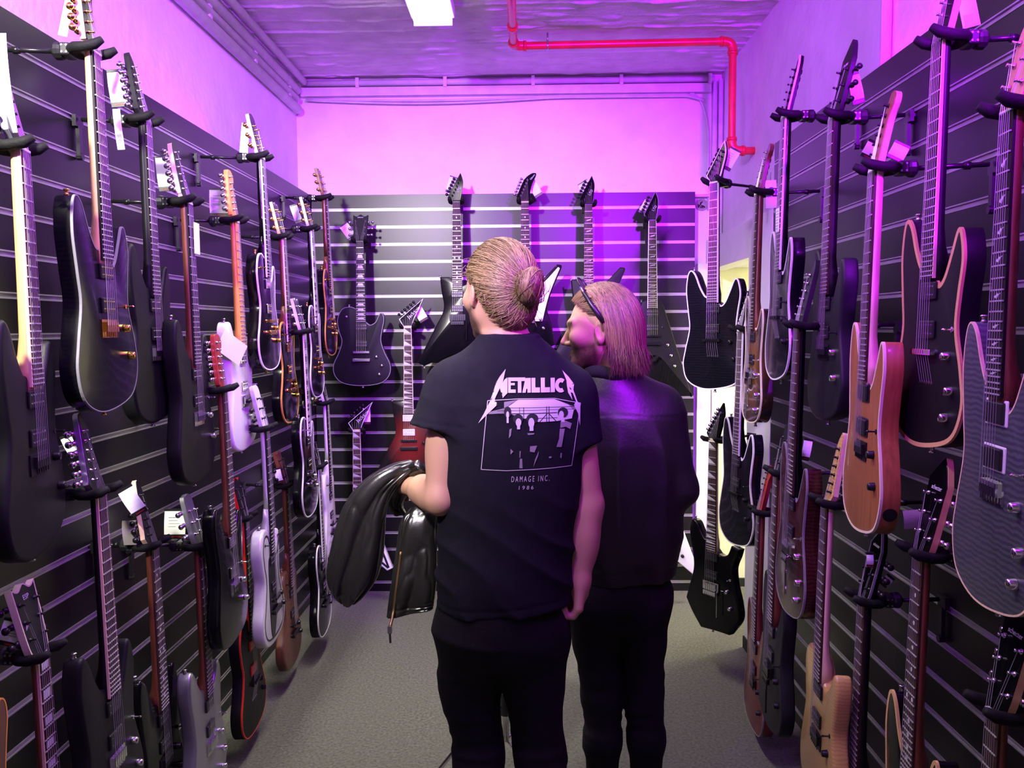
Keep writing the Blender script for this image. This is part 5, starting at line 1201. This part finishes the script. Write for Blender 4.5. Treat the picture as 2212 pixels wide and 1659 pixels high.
par(sdf_obj('hair', cap2, (.08, 2.36, 1.43), (.40, 2.64, 1.77), .0042, 'hair_brown', None, {'lock': lambda V: .15 + .5 * vnoise(np.stack([np.arctan2(h2.loc(V)[:, 0], -(h2.loc(V)[:, 1] + .02)) * 15, V[:, 2] * 6, V[:, 0] * 0], 1), 83)}), man2)
NS = 2000; K = 12
ph = rng.uniform(-1.75, 1.75, NS)                          # 0 = straight back, negative = left side of the head
y0 = rng.uniform(-.055, .065, NS) * (1 - .4 * np.abs(ph) / 1.75) + .01
start = np.stack([rng.normal(0, .010, NS) + .02 * np.sin(ph), y0, np.full(NS, .125)], 1)
zend = -.112 - rng.random(NS) ** 1.3 * .062 + .012 * np.abs(ph)
end = np.stack([.092 * np.sin(ph), -.055 - .066 * np.cos(ph) * 1.0 + .012 * np.abs(np.sin(ph)), zend], 1)
tt = np.linspace(0, 1, K)[None, :, None]
ease = np.sin(np.clip(tt * 1.5, 0, 1) * math.pi / 2) ** .9
P_ = np.empty((NS, K, 3)); P_[:, :, :2] = start[:, None, :2] * (1 - ease) + end[:, None, :2] * ease
zt = tt[..., 0] ** 1.25; P_[:, :, 2] = start[:, None, 2] * (1 - zt) + end[:, None, 2] * zt
P_[:, :, :2] += rng.normal(0, .004, (NS, 1, 2)) * np.sin(tt * 3.1)
F_ = P_.reshape(-1, 3); offs = np.repeat(rng.uniform(.0005, .006, NS), K)
pr = project(mass2, F_, offs).reshape(NS, K, 3)
wgt = np.clip((np.linspace(0, 1, K)[None, :, None] - .80) / .2, 0, 1)
tip = rng.normal(0, .014, (NS, 1, 3)) * [1.3, 1.3, .5] + end[:, None] * [.10, .10, 0]
pr = pr * (1 - wgt * .6) + (P_ + tip) * wgt * .6
par(strands('hair_strands', h2.wor(pr.reshape(-1, 3)).reshape(NS, K, 3), rng.uniform(.0007, .0017, NS), 'hair_brown', None, rng.random(NS) * .9), man2)
NS = 700; K = 8                                            # front hair swept back from the forehead
xx = rng.uniform(-.072, .072, NS); st = np.stack([xx, .068 - .62 * np.abs(xx), .090 - .50 * np.abs(xx)], 1) + rng.normal(0, .003, (NS, 3))
en = np.stack([xx * 1.05, np.full(NS, -.03), .115 - 9 * xx ** 2 - .03 * (np.abs(xx) > .05)], 1)
tt = np.linspace(0, 1, K)[None, :, None]
pp = project(mass2, (st[:, None] * (1 - tt) + en[:, None] * tt).reshape(-1, 3), np.repeat(rng.uniform(.001, .005, NS), K))
pp = pp.reshape(NS, K, 3)
par(strands('front_hair', h2.wor(pp.reshape(-1, 3)).reshape(NS, K, 3), rng.uniform(.0006, .0014, NS), 'hair_brown', None, rng.random(NS)), man2)
# sunglasses pushed up on his head
sg = empty('sunglasses', tuple(h2.wor((0, .05, .11))), label='black sunglasses pushed up on the long-haired man’s head', cat='sunglasses')
def relg(o): o.parent = sg; o.matrix_parent_inverse = Matrix.Translation(-Vector(sg.location)); return o
for s in (-1, 1):
    bm = bmesh.new(); cpt = []
    c0 = np.array([s * .034, .036, .134]); ux = np.array([s * .96, -.05, -.26]); uy = np.array([0, .55, .83]); nz_ = np.cross(ux, uy)
    vs2 = [bm.verts.new(h2.wor(c0 + ux * .027 * math.cos(a) + uy * .021 * math.sin(a) * (1.1 if math.sin(a) < 0 else 1))) for a in np.linspace(0, 6.2832, 20, endpoint=False)]
    f = bm.faces.new(vs2); ex = bmesh.ops.extrude_face_region(bm, geom=[f]); off_ = Vector(h2.wor(c0 + nz_ * .002) - h2.wor(c0))
    for v in ex['geom']:
        if isinstance(v, bmesh.types.BMVert): v.co += off_
    relg(obj('lens', bm, 'lens', None))
    bm = bmesh.new(); tube(bm, [h2.wor(c0 + ux * .0285 * math.cos(a) + uy * .0225 * math.sin(a)) for a in np.linspace(0, 6.2832, 21)], .0022, 6); relg(obj('rim', bm, 'black_plastic', None, True))
    bm = bmesh.new(); tp = [(s * .060, .034, .126), (s * .080, .026, .108), (s * .097, .004, .072), (s * .099, -.014, .040), (s * .094, -.026, .016)]
    tube(bm, [h2.wor(q) for q in tp], [.004, .0056, .0076, .0088, .006], 8); relg(obj('temple', bm, 'black_plastic', None, True))
    bm = bmesh.new(); tube(bm, [h2.wor((s * .064, .034, .124)), h2.wor((s * .082, .026, .108))], .0046, 8); relg(obj('hinge', bm, 'chrome', None, True))
bm = bmesh.new(); tube(bm, [h2.wor((-.010, .039, .139)), h2.wor((0, .042, .142)), h2.wor((.010, .039, .139))], .0022, 6); relg(obj('bridge', bm, 'chrome', None, True))

# ---- chrome tripod stand on the floor behind the blond man
st = empty('tripod_stand', (-.078, 2.80, 0), label='chrome tripod stand behind the legs of the blond man', cat='stand')
bm = bmesh.new(); tube(bm, [(0, 0, .17), (0, 0, .62)], .011, 14); obj('tube', bm, 'chrome', st, True)
bm = bmesh.new(); tube(bm, [(0, 0, .34), (0, 0, .43)], .017, 14); obj('grip', bm, 'steel', st, True)
bm = bmesh.new(); tube(bm, [(0, 0, .265), (0, 0, .34)], .019, 12); box(bm, .012, .04, -.008, .008, .29, .315); obj('clamp', bm, 'black_plastic', st)
bm = bmesh.new(); tube(bm, [(0, 0, .60), (0, 0, .64)], .016, 12); obj('top_collar', bm, 'black_plastic', st, True)
for a in (200, 290, 60):
    c_, s_ = math.cos(R(a)), math.sin(R(a))
    bm = bmesh.new(); tube(bm, [(.014 * c_, .014 * s_, .30), (.16 * c_, .16 * s_, .195), (.33 * c_, .33 * s_, .014)], .007, 8); lg = obj('leg', bm, 'chrome', st, True)
    bm = bmesh.new(); tube(bm, [(.32 * c_, .32 * s_, .024), (.34 * c_, .34 * s_, .010)], .010, 8); obj('rubber_foot', bm, 'rubber', lg, True)
    bm = bmesh.new(); tube(bm, [(.011 * c_, .011 * s_, .175), (.17 * c_, .17 * s_, .185)], .004, 6); obj('brace', bm, 'chrome', st, True)
# ------------------------------------------------------------------ price cards, sleeves and slips
TAGS = [
 ('sheet', 'large white paper sheet hanging by the headstock at the left edge', (-1.061, 1.7, 2.109), 0.046, 0.195, 3),
 ('sleeve', 'clear plastic price sleeve behind the headstock with gold tuners', (-1.139, 2.1, 2.386), 0.023, 0.092, -14),
 ('card', 'white price card behind the black pointed headstock on the left wall', (-1.143, 2.36, 2.286), 0.045, 0.098, 6),
 ('strip', 'long white barcode strip hanging below the black pointed headstock', (-1.114, 2.3, 2.159), 0.019, 0.108, 4),
 ('card', 'white price card behind the pinkish headstock on the left wall', (-1.14, 2.64, 2.102), 0.044, 0.106, 5),
 ('card', 'white price card beside the orange maple headstock', (-1.129, 3.08, 2.076), 0.069, 0.1, 0),
 ('sleeve', 'clear plastic strip hanging from the headstock highest on the left wall', (-1.127, 3.37, 2.358), 0.032, 0.154, -6),
 ('card', 'curled white price card at the headstock near the back left corner', (-1.139, 4.15, 2.18), 0.037, 0.088, 18),
 ('card', 'small white price card by the silver-edged headstock', (-1.142, 2.04, 1.323), 0.027, 0.05, 24),
 ('card', 'white price card behind the pinkish wooden headstock at lower left', (-1.116, 2.3, 1.126), 0.044, 0.082, 30),
 ('grey', 'grey cardboard tag under the pinkish wooden headstock', (-1.147, 2.34, 1.026), 0.037, 0.073, 0),
 ('card', 'bright white price card beside the silver headstock', (-1.154, 2.66, 0.974), 0.065, 0.092, -3),
 ('card', 'bright white price card beside the notched headstock at lower left', (-1.116, 1.74, 0.954), 0.051, 0.056, -16),
 ('card', 'small white price card by the dark red headstock on the left wall', (-1.094, 3.6, 0.963), 0.028, 0.064, 12),
 ('card', 'white price card by the pinkish white guitar in the back left corner', (-1.116, 4.33, 1.264), 0.034, 0.073, 10),
 ('card', 'small price card under the white headstock on the left wall', (-1.09, 3.28, 1.242), 0.037, 0.04, 0),
 ('card', 'white price card beside the single-cut headstock on the back wall', (-1.02, 4.8, 2.166), 0.054, 0.091, 35),
 ('card', 'white price card beside the leftmost explorer headstock', (-0.417, 4.8, 2.423), 0.054, 0.091, -18),
 ('card', 'white price card beside the curved explorer headstock', (0.057, 4.8, 2.397), 0.048, 0.091, 30),
 ('card', 'white price card behind the headstock in the magenta light', (0.348, 4.8, 2.395), 0.059, 0.086, 30),
 ('card', 'white price card behind the vee-shaped guitar headstock', (0.688, 4.8, 2.287), 0.054, 0.08, -30),
 ('card', 'white price card behind the slanted headstock of the red guitar', (-0.613, 4.8, 1.696), 0.054, 0.102, 30),
 ('card', 'white price card behind the slanted headstock of the low white guitar', (-0.933, 4.8, 1.1), 0.043, 0.097, 0),
 ('sleeve', 'clear plastic price sleeve behind the highest headstock on the right wall', (0.947, 1.83, 2.271), 0.035, 0.061, 12),
 ('card', 'white price card right of the natural wood headstock', (0.923, 2.1, 2.036), 0.04, 0.04, -28),
 ('card', 'white price card left of the natural wood headstock', (0.855, 2.1, 2.041), 0.033, 0.04, -28),
 ('card', 'white price card behind the charcoal black headstock on the right wall', (0.939, 2.42, 2.278), 0.035, 0.084, 14),
 ('tagp', 'hanging paper tag with a blue mark by the sunburst guitar', (0.89, 3.06, 2.084), 0.039, 0.099, 3),
 ('card', 'white price card behind the pointed headstock by the passage', (0.849, 3.5, 2.297), 0.047, 0.086, -30),
 ('card', 'white price card behind the yellow maple headstock', (0.933, 2.4, 1.194), 0.029, 0.059, -18),
 ('card', 'small white price card left of the grey-edged headstock', (0.868, 2.08, 1.015), 0.016, 0.033, 0),
 ('card', 'small price card right of the grey-edged headstock', (0.946, 2.16, 0.936), 0.022, 0.029, -40),
 ('grey', 'grey card stuck across behind the wood-edged headstock', (0.898, 1.82, 1.186), 0.13, 0.043, 8),
 ('card', 'white price card behind the dark cherry red guitar', (0.893, 2.64, 1.213), 0.027, 0.065, -10),
]
JM = text_mesh('justmusic', .010); JM.transform(Matrix.Rotation(R(90), 4, 'X'))
for it, (k, lab, p, w_, h_, t_) in enumerate(TAGS):
    g = empty('price_tag', p, (0, R(-t_), R(random.uniform(-6, 6) + (8 if p[0] < 0 else -8))), lab, 'price tag', 'price tags on the headstocks')
    W_, H_ = w_ / 2, h_ / 2
    nt_ = min(NUTS, key=lambda q: (q + Vector((0, 0, .07)) - Vector(p)).length)
    bpy.context.view_layer.update(); inv = g.matrix_world.inverted()
    top = Vector((0, 0, H_)) if k != 'grey' else Vector((0, 0, 0)); tgt = inv @ (nt_ + Vector((0, .012 if nt_.y > 4.6 else 0, .075 if p[2] > nt_.z - .03 else .02)))
    bm = bmesh.new(); tube(bm, [top, (top + tgt) / 2 + Vector((0, 0, -.008)), tgt], .0009, 5); obj('tie', bm, 'backing', g) if it in (4, 6, 8, 15, 29) else bm.free()
    if k == 'card':
        bm = bmesh.new(); nseg = 6; a = []
        for i in range(nseg + 1):                                        # slightly bowed card
            z_ = -H_ + 2 * H_ * i / nseg; b = .006 * math.sin(math.pi * i / nseg)
            a.append([bm.verts.new((x, -b + dy, z_)) for x, dy in ((-W_, 0), (W_, 0), (W_, .0012), (-W_, .0012))])
        for q0, q1 in zip(a, a[1:]):
            for i in range(4): bm.faces.new((q0[i], q0[(i + 1) % 4], q1[(i + 1) % 4], q1[i]))
        bm.faces.new(a[0][::-1]); bm.faces.new(a[-1]); bmesh.ops.recalc_face_normals(bm, faces=bm.faces)
        obj('card', bm, 'paper', g)
        obj('holder_edge', rbox(-W_ - .001, W_ + .001, -.002, .003, H_ - .003, H_ + .004, .0008, 1), 'black_plastic', g)
        st_ = obj('logo_strip', rbox(-W_, W_, -.003, .001, -H_ - .002, -H_ + min(.012, h_ * .18), .0006, 1), 'black_plastic' if w_ < .06 else 'black_plastic', g)
        sw = w_ * .82 / .0475 if w_ > .03 else .5
        me = JM; mesh_obj('logo_lettering', me, 'tag_red', st_, loc=(.1 * W_, -.0036, -H_ - .002 + min(.014, h_ * .2) / 2), scale=(min(.95, sw * .9), 1, min(.95, sw * .9)))
        if w_ > .045:
            bm = bmesh.new()
            for i in range(4): box(bm, -W_ * .6, W_ * random.uniform(.0, .6), -.0068, -.0064, H_ * (.5 - .22 * i), H_ * (.5 - .22 * i) + .0012)
            obj('print_lines', bm, 'paper_grey', g)
    elif k in ('sheet', 'strip', 'tagp', 'grey'):
        m_ = {'grey': 'paper_grey'}.get(k, 'paper')
        bm = bmesh.new(); nseg = 8; a = []
        for i in range(nseg + 1):
            z_ = -H_ + 2 * H_ * i / nseg; b = .010 * math.sin(2.4 * i / nseg)
            a.append([bm.verts.new((x, -b + dy, z_)) for x, dy in ((-W_, 0), (W_, 0), (W_, .0006), (-W_, .0006))])
        for q0, q1 in zip(a, a[1:]):
            for i in range(4): bm.faces.new((q0[i], q0[(i + 1) % 4], q1[(i + 1) % 4], q1[i]))
        bm.faces.new(a[0][::-1]); bm.faces.new(a[-1]); bmesh.ops.recalc_face_normals(bm, faces=bm.faces)
        obj('paper', bm, m_, g)
        bm = bmesh.new()
        if k == 'strip':
            for i in range(12): box(bm, -W_ * .7, W_ * .7, -.011, -.0104, -H_ * .75 + i * .0022, -H_ * .75 + i * .0022 + random.choice((.0006, .0012)))
            obj('barcode', bm, 'ink', g)
        elif k == 'tagp':
            m2 = M.get('blue_mark') or mat('blue_mark', (.06, .05, .45), .5)
            lathe(bm, [(.012, 0), (.012, .0005)], 14, Matrix.Translation((0, -.0105, H_ * .25)) @ Matrix.Rotation(R(90), 4, 'X')); obj('printed_mark', bm, m2, g)
            bm = bmesh.new(); tube(bm, [(0, -.002, H_ - .004), (.004, .0, H_ + .03)], .0008, 5); obj('cord', bm, 'backing', g)
        else: bm.free()
    else:
        obj('sleeve', rbox(-W_, W_, -.001, .001, -H_, H_, .0006, 1), 'clear_sleeve', g)
        obj('paper_insert', rbox(-W_ * .7, W_ * .8, -.0018, -.0010, -H_ * .9, -H_ * .1, .0003, 1), 'paper', g)
def slip(lab, p, rot, w_, h_, txt=True):
    g = empty('paper_slip', p, rot, lab, 'paper slip', 'paper slips on the guitars')
    obj('paper', rbox(-w_ / 2, w_ / 2, -.0006, .0006, -h_ / 2, h_ / 2, .0002, 1), 'paper', g)
    if txt:
        bm = bmesh.new()
        for i in range(7): box(bm, -w_ * .36, w_ * random.uniform(.1, .36), -.0011, -.0006, h_ * (.36 - .12 * i), h_ * (.36 - .12 * i) + .0012)
        obj('print_lines', bm, 'ink', g)
slip('white paper slip on the neck of the black-violet guitar', (-1.008, 2.550, 1.888), (0, 0, R(93)), .048, .095, False)
slip('white printed slip on the neck of the glossy black guitar on the right wall', (.829, 2.77, 1.955), (0, 0, R(-93)), .046, .078)
slip('crooked paper sheet taped to the body of the white guitar', (-1.035, 2.90, 1.545), (0, R(32), R(60)), .115, .080, False)
